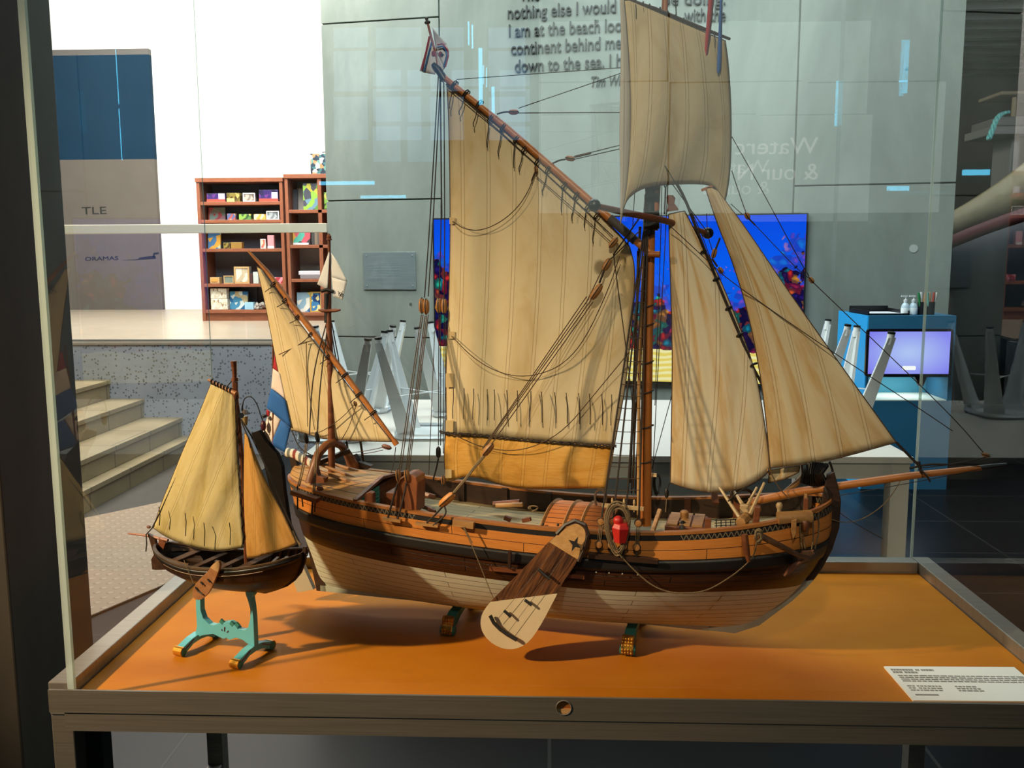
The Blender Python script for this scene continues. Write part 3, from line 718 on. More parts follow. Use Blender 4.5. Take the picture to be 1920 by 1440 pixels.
for k, (x, y) in enumerate(((853, 160), (875, 177), (900, 196), (922, 223), (945, 240), (970, 262), (985, 281), (1010, 303), (1030, 318), (1060, 348), (1083, 366), (1104, 388), (1121, 404))):
    c_ = S(x, y, .012); d_ = (S(1080, 354, .012)-S(950, 240, .012)).normalized(); n_ = d_.cross(Vector((0, 1, 0)))
    mb = MB()
    for o_ in (-.003, .001): mb.tube([c_+d_*o_+n_*(.0088*math.cos(a))+Vector((0, .0088*math.sin(a), 0)) for a in [math.pi*i/6 for i in range(12)]], .0013, 5, True)
    w_ = random.uniform(-6, 2); L_ = random.uniform(30, 46)
    mb.tube([S(x-5, y+8, .020), S(x-7+w_*.2, y+8+L_*.4, .021), S(x-9+w_, y+8+L_*.8, .021), S(x-8+w_, y+8+L_, .021)], .0011, 5)
    sp_('sail_lashing', mb, dark_rope, gaff)
sp_('head_lacing', MB().tube([S(x, y, .013) for x, y in poly_at([(836, 158), (940, 249), (1070, 368), (1150, 444)], 40)], .0011, 5), dark_rope)
tp_, Gt = sail('topsail', [(1170, -4), (1235, 24), (1300, 52), (1360, 77)], [(1166, 408), (1172, 378), (1190, 360), (1215, 349), (1260, 345), (1310, 344), (1334, 347), (1347, 358), (1352, 372), (1357, 388)],
    [(1170, -4), (1176, 60), (1182, 160), (1183, 240), (1177, 340), (1166, 408)], [(1360, 77), (1366, 120), (1371, 200), (1371, 290), (1366, 350), (1357, 388)], cv_top, Yp, .03, .03, .002, (3, .8), root=ship)
fl_ = [(1170, -4), (1176, 60), (1182, 160), (1183, 240), (1177, 340), (1166, 408)]
sail('topsail_leech', [(1162, -6), (1170, -4)], [(1163, 425), (1166, 408)], [(1162, -6), (1165, 60), (1163, 170), (1161, 260), (1164, 340), (1163, 425)], fl_, canvas('lit_canvas', '#e2d8c8', '#ece4d6', '#d5c8b4', 1.1, fold=.1, trans=.3), Yp, .032, .002, 0, nx=4, ny=30, parent=tp_, label='turned edge of the topsail, whitened as if brightly lit', rope=0)  # bright light on the turned side is put into a paler cloth colour
for k, (x, y) in enumerate(((1192, 4), (1206, 10), (1218, 14), (1238, 20), (1252, 27), (1266, 34), (1282, 40), (1298, 48), (1312, 54), (1326, 59), (1340, 65))):
    c_ = Yp(x, y, .03); mb = MB().tube([c_+Vector((.0, .006*math.cos(a), .006*math.sin(a))) for a in [math.pi*i/5 for i in range(10)]], .0013, 5, True)
    mb.tube([Yp(x, y+4, .037), Yp(x+1, y+12, .038), Yp(x+random.uniform(-2, 2), y+random.uniform(20, 36), .038)], .001, 5); sp_('sail_lashing', mb, dark_rope, ty)
sy, Gs = sail('staysail', [(1254, 402), (1270, 398), (1284, 396)], [(1257, 905), (1285, 915), (1340, 926), (1400, 914), (1445, 881)],
    [(1254, 402), (1257, 520), (1261, 640), (1260, 760), (1257, 905)], [(1284, 396), (1306, 440), (1340, 500), (1382, 600), (1415, 690), (1432, 780), (1445, 881)], cv_stay, S, -.004, .012, .0014, (2.6, 1.2), root=ship)
jb, Gj = sail('jib', [(1323, 353), (1334, 351), (1345, 357)], [(1444, 877), (1500, 872), (1560, 862), (1620, 846), (1680, 829)],
    [(1323, 353), (1345, 420), (1370, 480), (1402, 580), (1424, 690), (1436, 780), (1444, 877)], [(1345, 357), (1400, 430), (1460, 520), (1520, 606), (1600, 718), (1680, 829)], cv_jib, S, .004, .012, .0014, (2.4, 1.1), root=ship)
sail('spare_jib', [(1443, 882), (1480, 876), (1500, 874)], [(1440, 905), (1470, 900), (1498, 885)], [(1443, 882), (1440, 905)], [(1500, 874), (1498, 885)], cv_jib, S, -.02, .004, 0, nx=8, ny=6, rope=.001, label='loose fold of canvas below the jib', root=ship)
mzs, Gz = sail('mizzen_sail', [(482, 500), (486, 502), (490, 505)], [(546, 806), (580, 814), (600, 822), (650, 826), (735, 828)],
    [(482, 500), (500, 580), (520, 690), (546, 806)], [(490, 505), (540, 577), (600, 655), (680, 758), (735, 828)], cv_miz, S, .004, .012, .0008, (2, 1), root=ship)
sp_('head_stick', MB().bar(S(1315, 357, .004), S(1336, 349, .004), .006, .005), spar, jb)
sp_('head_board', MB().prism([S(x, y, -.006) for x, y in ((1249, 370), (1252, 366), (1262, 366), (1266, 371), (1264, 381), (1271, 390), (1272, 394), (1250, 397), (1253, 386))], (0, .005, 0)), teak, sy, 'dark red board at the head of the staysail')
for x, y in ((1318, 473), (1342, 524), (1366, 578), (1387, 628), (1413, 684)):
    sp_('hank', MB().tube([S(x-5, y+3, .0), S(x-1, y-1, .006), S(x+6, y-3, .0)], .0026, 6), blackwood, sy)
for k, (x, y) in enumerate(((514, 533), (536, 563), (560, 594), (585, 626), (617, 668), (647, 704), (673, 740), (700, 774))):
    c_ = S(x, y, .012); d_ = (S(742, 830, .012)-S(585, 620, .012)).normalized(); n_ = d_.cross(Vector((0, 1, 0))); mb = MB()
    for o_ in (-.002, .0015): mb.tube([c_+d_*o_+n_*(.0082*math.cos(a))+Vector((0, .0082*math.sin(a), 0)) for a in [math.pi*i/6 for i in range(12)]], .0013, 5, True)
    mb.tube([S(x-3, y+4, .02), S(x-10, y+9, .021), S(x-17, y+14+random.uniform(-2, 2), .02)], .001, 5); sp_('sail_lashing', mb, dark_rope, mzs)
patch_m = canvas('patch_canvas', '#cbb080', '#d2b888', '#c0a470', 1)
for x0, y0, w, h_ in ((843, 408, 10, 12), (843, 622, 10, 13), (836, 700, 14, 26), (836, 788, 14, 22), (835, 880, 12, 16)):
    sp_('corner_patch', MB().prism([S(x, y, .006) for x, y in ((x0, y0), (x0+w, y0), (x0+w, y0+h_), (x0, y0+h_))], (0, -.0012, 0)), patch_m, ms_ if y0 < 850 else bn_)

# ---------------------------------------------------------------- rigging
def rope(name, P, r=.0011, mt=None, n=5, sag=0, sub=1, lab=None, parent=None):
    Q = [S(*p) for p in P]
    if sag or sub > 1:
        R_ = []
        for a, b in zip(Q[:-1], Q[1:]):
            for i in range(max(sub, 8)):
                f = i/max(sub, 8); R_.append(a.lerp(b, f)-Vector((0, 0, sag*4*f*(1-f))))
        Q = R_+[Q[-1]]
    return sp_(name, MB().tube(curve3(Q) if not (sag or sub > 1) else Q, r, n), mt or dark_rope, parent, lab, smooth=True)
def block(x, y, v, ang, L_=.030, w=.011, mt=None, name='block'):
    """pulley block: oval shell with a dark rope strop round it; ang in image degrees from straight down"""
    c_ = S(x, y, v); a = math.radians(ang); d_ = Vector((math.sin(a), 0, -math.cos(a)))
    prof = [(.001, -.5), (w*.30, -.47), (w*.48, -.3), (w*.52, 0), (w*.48, .3), (w*.30, .47), (.001, .5)]
    b = sp_(name, MB().lathe([(r_, h_*L_) for r_, h_ in prof], c_, d_, 10), mt or oak_block, smooth=True)
    n_ = Vector((0, 1, 0)).cross(d_); ring_ = []
    for i in range(16):
        q = 2*math.pi*i/16; ring_.append(c_+d_*(L_*.53*math.cos(q))+Vector((0, 1, 0))*(w*.56*math.sin(q)))
    sp_('strop', MB().tube(ring_, .0011, 5, True), dark_rope, b)
    return b
oak_block = wood('block_wood', '#8a5a2e', '#a87440', (60, 60, 60))
# main shrouds with dead-eyes and ratlines
base = [(1127, 978), (1149, 978), (1172, 979), (1197, 981)]; low = [(1123, 1021), (1146, 1022), (1170, 1024), (1194, 1026)]
for i, (b_, l_) in enumerate(zip(base, low)):
    rope('shroud', [(1209+2*i, 418, .012), (b_[0]+1, b_[1]-8, .152)], .0019)
    for q in (b_, l_):
        c_ = S(q[0], q[1], .160); de = sp_('deadeye', MB().lathe([(.002, -.004), (.0062, -.003), (.0072, 0), (.0062, .003), (.002, .004)], c_, (0, 1, 0), 14), oak_block, smooth=True)
        sp_('strop', MB().lathe([(.0072, -.0014), (.0082, 0), (.0072, .0014)], c_, (0, 1, 0), 14), dark_rope, de)
    ly_ = MB()
    for dx in (-3, 0, 3): ly_.tube([S(b_[0]+dx, b_[1]+4, .161), S(l_[0]+dx, l_[1]-4, .161)], .0009, 5)
    sp_('lanyard', ly_, tan_rope)
    sp_('chain_plate', MB().bar(S(l_[0], l_[1]+4, .158), S(l_[0]-1, l_[1]+22, .158), .004, .003), iron)
def shpt(i, y):
    a = (1209+2*i, 418, .012); b = (base[i][0]+1, base[i][1]-8, .152); f = (y-a[1])/(b[1]-a[1]); return (a[0]+(b[0]-a[0])*f, y, a[2]+(b[2]-a[2])*f)
for y in range(500, 940, 22): rope('ratline', [shpt(0, y), shpt(1, y+2), shpt(2, y+2), shpt(3, y+1)], .0008, brown_rope)
for i in range(4): rope('shroud', [(1213, 420, -.012), (1177+7*i, 925, -.145)], .0017)
rope('runner', [(1200, 425, -.01), (1181, 905, -.10)], .003); rope('runner', [(1196, 470, -.01), (1187, 915, -.10)], .0024, brown_rope)
sp_('chain_wale', MB().prism([S(x, y, .150) for x, y in ((1105, 1043), (1212, 1052), (1235, 1054), (1235, 1047), (1212, 1043), (1105, 1034))], (0, -.014, 0)), darkwood)
# peak vangs and their tackles
for q in (((822, 142, .01), (806, 420, .02), (796, 558, .03)), ((826, 145, .01), (812, 420, .02), (803, 556, .03)), ((826, 148, 0), (828, 400, -.01), (823, 556, -.03)), ((832, 150, 0), (834, 400, -.01), (833, 560, -.03))): rope('peak_line', q, .0013, dark_rope)
for x, y, v in ((791, 573, .03), (799, 575, .03), (823, 573, -.03), (833, 574, -.03)): block(x, y, v, 0, .032, .014)
for q in (((790, 590, .03), (748, 880, .13)), ((793, 590, .03), (752, 880, .13)), ((797, 592, .03), (761, 882, .13)), ((800, 592, .03), (764, 882, .13)), ((803, 590, .03), (767, 882, .13))): rope('vang_fall', q, .0011, brown_rope)
for x in (747, 763): block(x, 892, .135, 5, .026, .012)
rope('vang_strop', [(746, 905, .137), (737, 935, .15), (727, 972, .156)], .0022); rope('vang_strop', [(762, 905, .137), (755, 940, .15), (745, 974, .156)], .0022)
for q in (((823, 590, -.03), (822, 835, -.10)), ((826, 590, -.03), (826, 835, -.10)), ((833, 592, -.03), (831, 850, -.12)), ((836, 592, -.03), (834, 850, -.12))): rope('vang_fall', q, .0011, dark_rope)
block(822, 848, -.10, 0, .026, .012, blackwood); rope('vang_strop', [(822, 860, -.1), (818, 880, -.11), (812, 900, -.12)], .002)
block(831, 900, -.12, 0, .022, .010)
rope('halyard', [(815, 620, -.02), (804, 890, -.1)], .0009, brown_rope)
# throat tackle down to the leeboard-side rail
rope('throat_strop', [(1205, 400, .02), (1150, 478, .03)], .0016); rope('throat_strop', [(1200, 432, .02), (1146, 485, .03)], .0012)
block(1150, 455, .022, -40, .024, .012); block(1138, 496, .03, -30, .027, .014); block(1118, 547, .04, -35, .036, .015)
rope('throat_strop', [(1133, 506, .03), (1124, 530, .04)], .0022)
for a, b in (((1104, 560, .04), (908, 838, .12)), ((1108, 563, .04), (912, 836, .12)), ((1112, 566, .04), (918, 838, .12)), ((1100, 556, .04), (904, 842, .12)), ((1132, 500, .03), (1098, 570, .04))): rope('tackle_fall', [a, b], .0011, brown_rope)
block(915, 843, .122, -40, .032, .015)
rope('tackle_strop', [(908, 855, .124), (890, 875, .128), (876, 895, .132), (858, 915, .137), (846, 930, .14)], .0032, tan_rope)
block(838, 937, .143, -48, .042, .018, wood('orange_block', '#b8722e', '#c9843a', (60, 60, 60)))
rope('tackle_strop', [(830, 950, .146), (810, 972, .157), (800, 980, .158)], .0022); rope('tackle_strop', [(833, 948, .146), (838, 965, .157), (812, 985, .160)], .0018)
# lines from the gaff to the topmast
rope('peak_halyard', [(856, 149, .012), (1163, 127, .0), (1240, 122, 0)], .0008)
rope('peak_halyard', [(972, 203, .012), (1163, 138, 0), (1240, 110, 0)], .0009); rope('peak_halyard', [(972, 212, .012), (1163, 211, 0), (1238, 211, 0)], .0009)
rope('peak_halyard', [(932, 214, .012), (945, 210, .012), (955, 210, .012)], .0018); block(963, 210, .012, 88, .02, .011)
rope('peak_halyard', [(1033, 308, .012), (1050, 300, .012), (1060, 299, .012)], .0018); block(1069, 297, .012, 80, .019, .011)
rope('peak_halyard', [(1076, 294, .012), (1163, 272, 0), (1235, 256, 0)], .001); rope('peak_halyard', [(1076, 299, .012), (1163, 279, 0), (1235, 262, 0)], .001); rope('peak_halyard', [(1078, 294, .012), (1108, 287, .01)], .0026, brown_rope)
# brails hanging on the mainsail
rope('brail', [(1005, 322, .02), (985, 372, .028), (950, 410, .03), (905, 433, .03), (870, 430, .028), (849, 415, .01)], .0010, brown_rope)
rope('brail', [(1005, 330, .02), (1080, 395, .02), (1150, 458, .015)], .0009, brown_rope); block(1005, 318, .02, 10, .014, .008)
rope('brail', [(847, 630, .01), (885, 670, .028), (930, 697, .03), (975, 707, .03), (1020, 700, .03), (1060, 680, .03), (1098, 635, .03), (1140, 545, .03), (1162, 480, .03)], .0010, brown_rope)
rope('brail', [(850, 815, .012), (900, 838, .025), (960, 847, .028), (1010, 835, .028), (1060, 805, .03), (1110, 745, .03), (1180, 660, .04)], .0010, brown_rope)
rope('brail', [(1150, 475, .02), (1178, 680, .03), (1190, 800, .05)], .0010)
# running lines around the mast
for q in (((1252, 345, 0), (1246, 480, 0), (1232, 720, 0), (1222, 930, -.02)), ((1241, 345, 0), (1238, 480, 0), (1228, 760, 0)), ((1176, 430, 0), (1182, 520, 0), (1186, 640, -.02)), ((1190, 360, .0), (1186, 430, .0)), ((1260, 740, -.03), (1222, 880, -.08))): rope('halyard', q, .0009)
rope('mast_loop', [(1247, 342, .0), (1245, 350, .01), (1249, 352, .01), (1250, 344, .01), (1247, 342, 0)], .0014); rope('halyard', [(1248, 352, 0), (1246, 398, 0), (1246, 402, 0)], .0018)
rope('forestay', [(1226, 290, 0), (1276, 350, 0), (1310, 440, 0), (1352, 545, 0), (1392, 640, 0), (1425, 720, -.012), (1545, 885, -.012)], .0030, dark_rope)
rope('jib_halyard', [(1257, 340, 0), (1300, 400, 0), (1330, 440, .0)], .001); rope('topmast_stay', [(1185, 205, .05), (1240, 300, .05), (1300, 398, .03), (1340, 505, .02)], .0009)
rope('topmast_stay', [(1258, 425, .02), (1330, 492, .02), (1370, 528, .016), (1530, 640, .02), (1730, 770, .02), (1786, 808, .01)], .0009); rope('topmast_stay', [(1372, 256, .01), (1425, 350, .01), (1500, 490, .01), (1517, 518, .01)], .0009)
block(1521, 525, .01, 40, .014, .009); rope('topmast_stay', [(1526, 531, .01), (1640, 640, .01), (1790, 785, .008), (1845, 850, 0)], .0009)
block(1848, 853, 0, 70, .014, .008); rope('topmast_stay', [(1848, 857, 0), (1790, 870, 0), (1725, 878, 0)], .0009)
rope('topsail_sheet', [(1372, 320, .02), (1390, 375, .01), (1400, 402, .01)], .001); block(1401, 405, .01, 30, .014, .010); rope('topsail_sheet', [(1404, 410, .01), (1416, 422, .01)], .0016); rope('topsail_sheet', [(1416, 422, .01), (1490, 500, .01), (1517, 522, .01)], .0008)
rope('topsail_sheet', [(1370, 382, .02), (1385, 396, .012), (1392, 402, .01)], .0008); rope('topsail_sheet', [(1350, 446, .01), (1342, 467, .01)], .002); block(1339, 475, .008, -15, .02, .010); rope('topsail_sheet', [(1335, 485, .008), (1345, 500, .006)], .0022)
block(1351, 507, .006, 30, .013, .010); rope('yard_lift', [(1325, 400, .0), (1326, 430, 0)], .0008); rope('yard_lift', [(1328, 446, 0), (1336, 470, 0)], .0008)
# bowsprit rigging
rope('tack_line', [(1680, 829, .004), (1700, 850, 0), (1722, 872, 0)], .0026); rope('tack_line', [(1705, 878, 0), (1722, 874, .0), (1745, 870, 0), (1775, 871, 0)], .0022); rope('tack_line', [(1726, 880, .006), (1738, 892, .01), (1744, 903, .008)], .0020)
rope('tack_line', [(1722, 865, 0), (1727, 885, 0), (1730, 895, 0)], .003); rope('traveller', [(1775, 871, 0), (1838, 874, 0)], .001)
rope('bobstay', [(1524, 948, .03), (1545, 968, .02), (1570, 978, .01), (1596, 980, 0), (1625, 970, 0), (1660, 945, 0), (1684, 910, 0), (1689, 898, 0)], .0009, tan_rope); rope('bobstay', [(1566, 955, -.03), (1600, 980, -.03), (1655, 1010, -.04)], .0008, brown_rope)
rope('bowsprit_lashing', [(1546, 914, .008), (1550, 922, .012), (1553, 934, .008)], .0035); rope('bowsprit_guy', [(1840, 880, 0), (1700, 907, .01), (1570, 930, .03)], .0008)
rope('jib_sheet', [(1443, 880, .01), (1430, 896, .03), (1380, 925, .10), (1365, 940, .10)], .0014); rope('jib_sheet', [(1443, 882, .01), (1460, 915, .03), (1480, 936, .04)], .0012, brown_rope); block(1442, 884, .01, 10, .012, .008)
block(1250, 925, -.08, 0, .02, .009, blackwood); rope('staysail_tack', [(1256, 905, -.01), (1251, 918, -.07)], .001); rope('staysail_tack', [(1250, 932, -.08), (1248, 960, -.08)], .001, tan_rope)
# mizzen rigging
for q in (((612, 606, .0), (586, 700, .05), (580, 815, .1)), ((615, 606, 0), (600, 720, .05), (595, 812, .1))): rope('mizzen_shroud', q, .0015)
for q in (((622, 606, 0), (640, 700, -.06), (650, 832, -.11)), ((619, 606, 0), (634, 700, -.06), (676, 832, -.11))): rope('mizzen_shroud', q, .0013)
for x, y in ((574, 822), (595, 820)): block(x, y, .102, 10, .022, .010, blackwood)
for q in (((573, 832, .105), (566, 880, .125), (558, 912, .14)), ((576, 832, .105), (570, 878, .125), (561, 912, .14)), ((594, 830, .105), (590, 880, .12), (587, 922, .14)), ((597, 830, .105), (593, 880, .12), (590, 922, .14))): rope('mizzen_lanyard', q, .0014, tan_rope)
for q in (((558, 912, .14), (558, 955, .152)), ((587, 926, .145), (584, 972, .158))): rope('chain_plate', q, .0018, iron)
rope('mizzen_brail', [(523, 665, .016), (555, 650, .016), (573, 638, .016), (583, 625, .014)], .001, brown_rope); rope('mizzen_brail', [(574, 640, .018), (576, 750, .018), (577, 800, .018)], .0009, brown_rope)
rope('mizzen_brail', [(666, 757, .018), (640, 785, .018), (600, 812, .018), (580, 812, .016)], .0009, brown_rope); rope('mizzen_brail', [(668, 760, .018), (655, 800, .018), (640, 825, .015)], .0009, brown_rope); block(666, 757, .018, 20, .011, .008)
rope('mizzen_sheet', [(722, 838, .0), (690, 845, -.02), (652, 850, -.04)], .0009, brown_rope); rope('mizzen_sheet', [(718, 844, .0), (690, 850, -.02), (655, 854, -.04)], .0009, brown_rope); block(725, 838, 0, 75, .022, .011, teak)
rope('mizzen_sheet', [(742, 838, .01), (738, 870, .02), (733, 887, .03)], .001); rope('mizzen_tack', [(547, 806, 0), (560, 840, .01), (583, 853, .02)], .0014); rope('mizzen_lanyard', [(650, 828, -.11), (652, 842, -.11)], .003, blackwood); rope('mizzen_lanyard', [(676, 828, -.11), (682, 868, -.11)], .003, brown_rope)
# leeboard tackle and anchor cable on the near side
rope('leeboard_tackle', [(868, 988, .166), (880, 1010, .168), (925, 1122, .19)], .0010, tan_rope); rope('leeboard_tackle', [(870, 988, .166), (886, 1018, .168)], .0010, tan_rope)
rope('anchor_cable', [(1158, 1030, .168), (1166, 1045, .166), (1195, 1075, .166), (1225, 1100, .166), (1260, 1112, .166), (1300, 1112, .164), (1330, 1106, .162), (1370, 1082, .158), (1400, 1058, .156), (1415, 1040, .154), (1420, 1010, .154)], .0013, tan_rope)
# ---------------------------------------------------------------- ship details
def SP(pts, v): return [S(x, y, v) for x, y in pts]
# leeboard hanging on the near side
lb = smooth_([(1052, 997), (1077, 979), (1097, 989), (1099, 1010), (1083, 1053), (1053, 1095), (1043, 1118), (1010, 1180), (987, 1209), (957, 1219), (927, 1210), (904, 1187), (900, 1160), (912, 1136), (940, 1108), (980, 1068), (1023, 1022), (1040, 1007), (1052, 997)], 2)[:-1]
def lv(y): return .172+.03*(y-980)/240
def side_of(P, a, b): return (b[0]-a[0])*(P[1]-a[1])-(b[1]-a[1])*(P[0]-a[0])
def clip(P, a, b, keep):
    out = []; n = len(P)
    for i in range(n):
        p, q = P[i], P[(i+1) % n]; sp, sq = side_of(p, a, b)*keep, side_of(q, a, b)*keep
        if sp >= 0: out.append(p)
        if sp*sq < 0: f = sp/(sp-sq); out.append((p[0]+(q[0]-p[0])*f, p[1]+(q[1]-p[1])*f))
    return out
def lbp(P, d0=0): return [S(x, y, lv(y)+d0) for x, y in P]
lee_brown = plain('leeboard_brown', '#2a1408', .42, '#7a4a26', 3, (70, 10, 5), bmp=.3, bdist=.0012, rot=(0, -.49, 0), lo=.34, hi=.68, detail=6); 
lee = sp_('leeboard', MB().prism(lbp(lb, -.006), (0, .012, 0)), lee_brown, None, 'dark brown oiled leeboard')
topP = clip(lb, (1024, 1012), (1086, 1050), -1); botP = clip(lb, (1050, 1112), (915, 1129), -1)
sp_('leeboard_cap', MB().prism(lbp(topP, -.0048), (0, -.0022, 0)), wood('leeboard_pale', '#a87a45', '#c39660', (30, 30, 60)), lee, 'pale wooden head of the leeboard')
sp_('leeboard_tip', MB().prism(lbp(botP, -.0048), (0, -.0016, 0)), plain('leeboard_cream', '#c2ad8b', .6, '#cfbc9b', 12), lee, 'cream painted foot of the leeboard')
sp_('leeboard_rim', MB().tube(lbp([(1044, 1001), (1060, 984), (1078, 976), (1097, 984), (1103, 1003), (1097, 1026), (1085, 1053)], -.004), .0042, 6), darkwood, lee)
star = []
for i in range(8):
    a = math.pi*i/4+.5; r_ = (15, 5)[i % 2]; star.append((1078+r_*math.cos(a)*.9, 1020+r_*math.sin(a)*1.1))
sp_('star_plate', MB().prism(lbp(star, .0074), (0, -.0012, 0)), iron, lee, 'black four pointed iron star')
for P, w in ((((1010, 1068), (1020, 1077), (1031, 1086)), .0032), (((984, 1125), (991, 1130), (997, 1135)), .003), (((945, 1145), (951, 1150), (958, 1157)), .003), (((919, 1154), (926, 1168), (938, 1180), (952, 1190), (969, 1200)), .0038)):
    sp_('iron_strap', MB().tube(lbp(P, .0056), w, 6), iron, lee, 'black iron strap')
for a, b in (((1060, 1040), (948, 1192)), ((1040, 1030), (930, 1165))): sp_('board_joint', MB().tube(lbp([a, b], .0066), .0004, 4), darkwood, lee)
sp_('rubbing_post', MB().bar(S(956, 1032, .165), S(955, 1066, .165), .006, .006), darkwood)
sp_('rubbing_strake', MB().bar(S(918, 1066, .158), S(1096, 1082, .158), .006, .008), teak)
# oar block and cleats on the near rail
sp_('rail_chock', MB().bar(S(850, 979, .158), S(889, 985, .158), .012, .013), oak)
for a, b in (((718, 972), (752, 977)), ((780, 981), (822, 986))): sp_('rail_cleat', MB().bar(S(*a, .157), S(*b, .157), .008, .006), oak)
sp_('boarding_step', MB().bar(S(548, 922, .150), S(596, 938, .156), .016, .010), teak)
for x0, y0, x1, y1 in ((558, 930, 558, 955), (566, 934, 568, 950), (586, 940, 584, 968), (591, 941, 590, 960)): sp_('step_iron', MB().tube([S(x0, y0, .158), S(x1, y1, .160)], .0015, 5), iron)
# companion hood, hatches
c0 = S(747, 950, .115); hd = MB()
def arch(mb, u0, u1, y0, y1, z0, zt, n=10, mi=0):
    G = []
    for k in range(n+1):
        a = math.pi*k/n; y = (y0+y1)/2-(y1-y0)/2*math.cos(a); z = z0+(zt-z0)*math.sin(a)**.8; G.append([Vector((u0, y, z)), Vector((u1, y, z))])
    mb.grid(G, mi); mb.add([g[0] for g in G], [tuple(range(n+1))], mi); mb.add([g[1] for g in G], [tuple(range(n, -1, -1))], mi)
hdw = wood('hood_wood', '#6e3a1e', '#8e5230', (20, 20, 8))
sp_('companion_hood', MB().prism([S(x, y, .135) for x, y in ((742, 957), (745, 908), (750, 897), (759, 890), (770, 889), (780, 895), (783, 905), (781, 962))], (0, .048, 0)), hdw, bevel=.002)
sp_('hood_frame', MB().tube([S(x, y, .137) for x, y in ((743, 957), (746, 910), (751, 899), (760, 893))], .0028, 5), teak)
sp_('hood_back', MB().box(tuple(S(724, 950, .10)), tuple(S(742, 925, .10)+Vector((0, .10, 0)))), teak, bevel=.001)
sp_('bench_arm', MB().prism([S(x, y, .13) for x, y in ((682, 945), (684, 927), (692, 922), (699, 925), (700, 946))], (0, .014, 0)), teak, bevel=.001)
h0, h1 = S(1012, 990, .115), S(1132, 996, .115); hz = S(1070, 956, -.02).z
hb = MB(); G = []; U = []
for k in range(13):
    f = k/12; y = -.118+.21*f; G.append([Vector((h0.x, y, h0.z-.004+.028*math.sin(math.pi*(.06+.88*f)))), Vector((h1.x, y, h0.z-.004+.028*math.sin(math.pi*(.06+.88*f))))]); U.append([(0, f), (h1.x-h0.x, f)])
hb.grid(G, 0, U); hb.add([g[0] for g in G], [tuple(range(13))], 0, [(0, .02)]*13); hb.add([g[1] for g in G], [tuple(range(12, -1, -1))], 0, [(0, .02)]*13)
sp_('hatch_cover', hb, planked('hatch_planks', '#9c5a2c', '#b9723c', '#3b1e0e', 12, .7, 1.5, .02, .0012), smooth=True, solid=.003)
for uf in (.02, .36, .62, .98):
    u_ = h0.x+(h1.x-h0.x)*uf; sp_('hatch_batten', MB().tube([Vector((u_, g[0].y, g[0].z+.002)) for g in G], .0034, 4), oak)
for x, y in ((1018, 983), (1046, 984)): sp_('hatch_ring', MB().ball(S(x, y, .117), .003, 8), iron)
f0, f1 = S(1246, 1000, .10), S(1322, 996, .10)
hm = MB().box((f0.x, -.10, f0.z-.006), (f1.x, -.01, f0.z+.016)); fh = sp_('fore_hatch', hm, teak, bevel=.002)
for k in range(3): sp_('hatch_lid', MB().box((f0.x+.004+k*(f1.x-f0.x-.006)/3, -.098, f0.z+.0165), (f0.x+(k+1)*(f1.x-f0.x-.006)/3, -.012, f0.z+.020)), oak, fh)
sp_('bollard', MB().lathe([(.006, -.012), (.006, 0), (.0085, .004), (.0085, .016), (.005, .019)], S(1283, 974, .05), (0, 0, 1), 10), oak, smooth=True)
sp_('gun_barrel', MB().lathe([(.006, -.02), (.008, -.016), (.006, -.014), (.0055, .012), (.0075, .014), (.0075, .018), (.003, .018)], S(1279, 990, .10), (.1, -1, -.25), 10), blackwood, smooth=True)
sp_('bitt_post', MB().box(tuple(S(1321, 1000, .11)-Vector((0, 0, .004))), tuple(S(1333, 974, .11)+Vector((0, .012, 0)))), teak)
gr = MB()
for i in range(4): gr.tube([S(1340, 976+i*5, .08), S(1382, 974+i*5, .08)], .0009, 4)
for i in range(5): gr.tube([S(1343+i*9, 974, .08), S(1343+i*9, 994, .08)], .0009, 4)
sp_('deck_grating', gr, iron)
sp_('deck_spar', MB().tube([S(1222, 1001, .09), S(1237, 957, .03)], .0052, 8), oak, smooth=True)
# pin rail by the mast and coils
pr = sp_('pin_rail', MB().bar(S(1129, 947, .06), S(1207, 954, .06), .007, .007), palewood)
for x in (1148, 1170, 1189): sp_('belaying_pin', MB().lathe([(.0012, -.012), (.0018, .003), (.0026, .006), (.002, .012), (.0008, .014)], S(x, 944+(x-1129)*.09, .06), (0, 0, 1), 8), palewood, pr)
sp_('pin', MB().bar(S(1219, 890, -.05), S(1231, 891, -.05), .006, .007), palewood)
def coil(name, cx, cy, w, h, v, n=9, mt=tan_rope, r=.0014, drop=.25):
    mb = MB()
    for k in range(n):
        a0 = random.uniform(-1.5, 1.5); s = random.uniform(.72, 1.05); dv = random.uniform(-.006, .006); P = []
        for i in range(25):
            a = 2*math.pi*i/24; P.append(S(cx+w*s*math.sin(a)*(.75+.25*math.cos(a))+a0, cy-h*s*math.cos(a)+h*.06*k/n, v+dv+.003*math.sin(3*a)))
        mb.tube(P, r, 5, True)
    return sp_(name, mb, mt, smooth=True)
coil('rope_coil', 1158, 990, 29, 50, .167, 11); coil('rope_coil', 1126, 938, 14, 22, .0, 7, brown_rope); coil('rope_coil', 1232, 908, 9, 22, -.09, 6, blackwood); coil('rope_coil', 1000, 953, 12, 5, .02, 5, tan_rope); coil('rope_coil', 1392, 930, 26, 14, -.10, 6, brown_rope, .0013)
coil('rope_coil', 1422, 1005, 9, 14, .158, 6)
sp_('rope_tail', MB().tube([S(1157, 1000, .172), S(1150, 1015, .172), S(1160, 1036, .17), S(1166, 1046, .168)], .0018, 5), tan_rope)
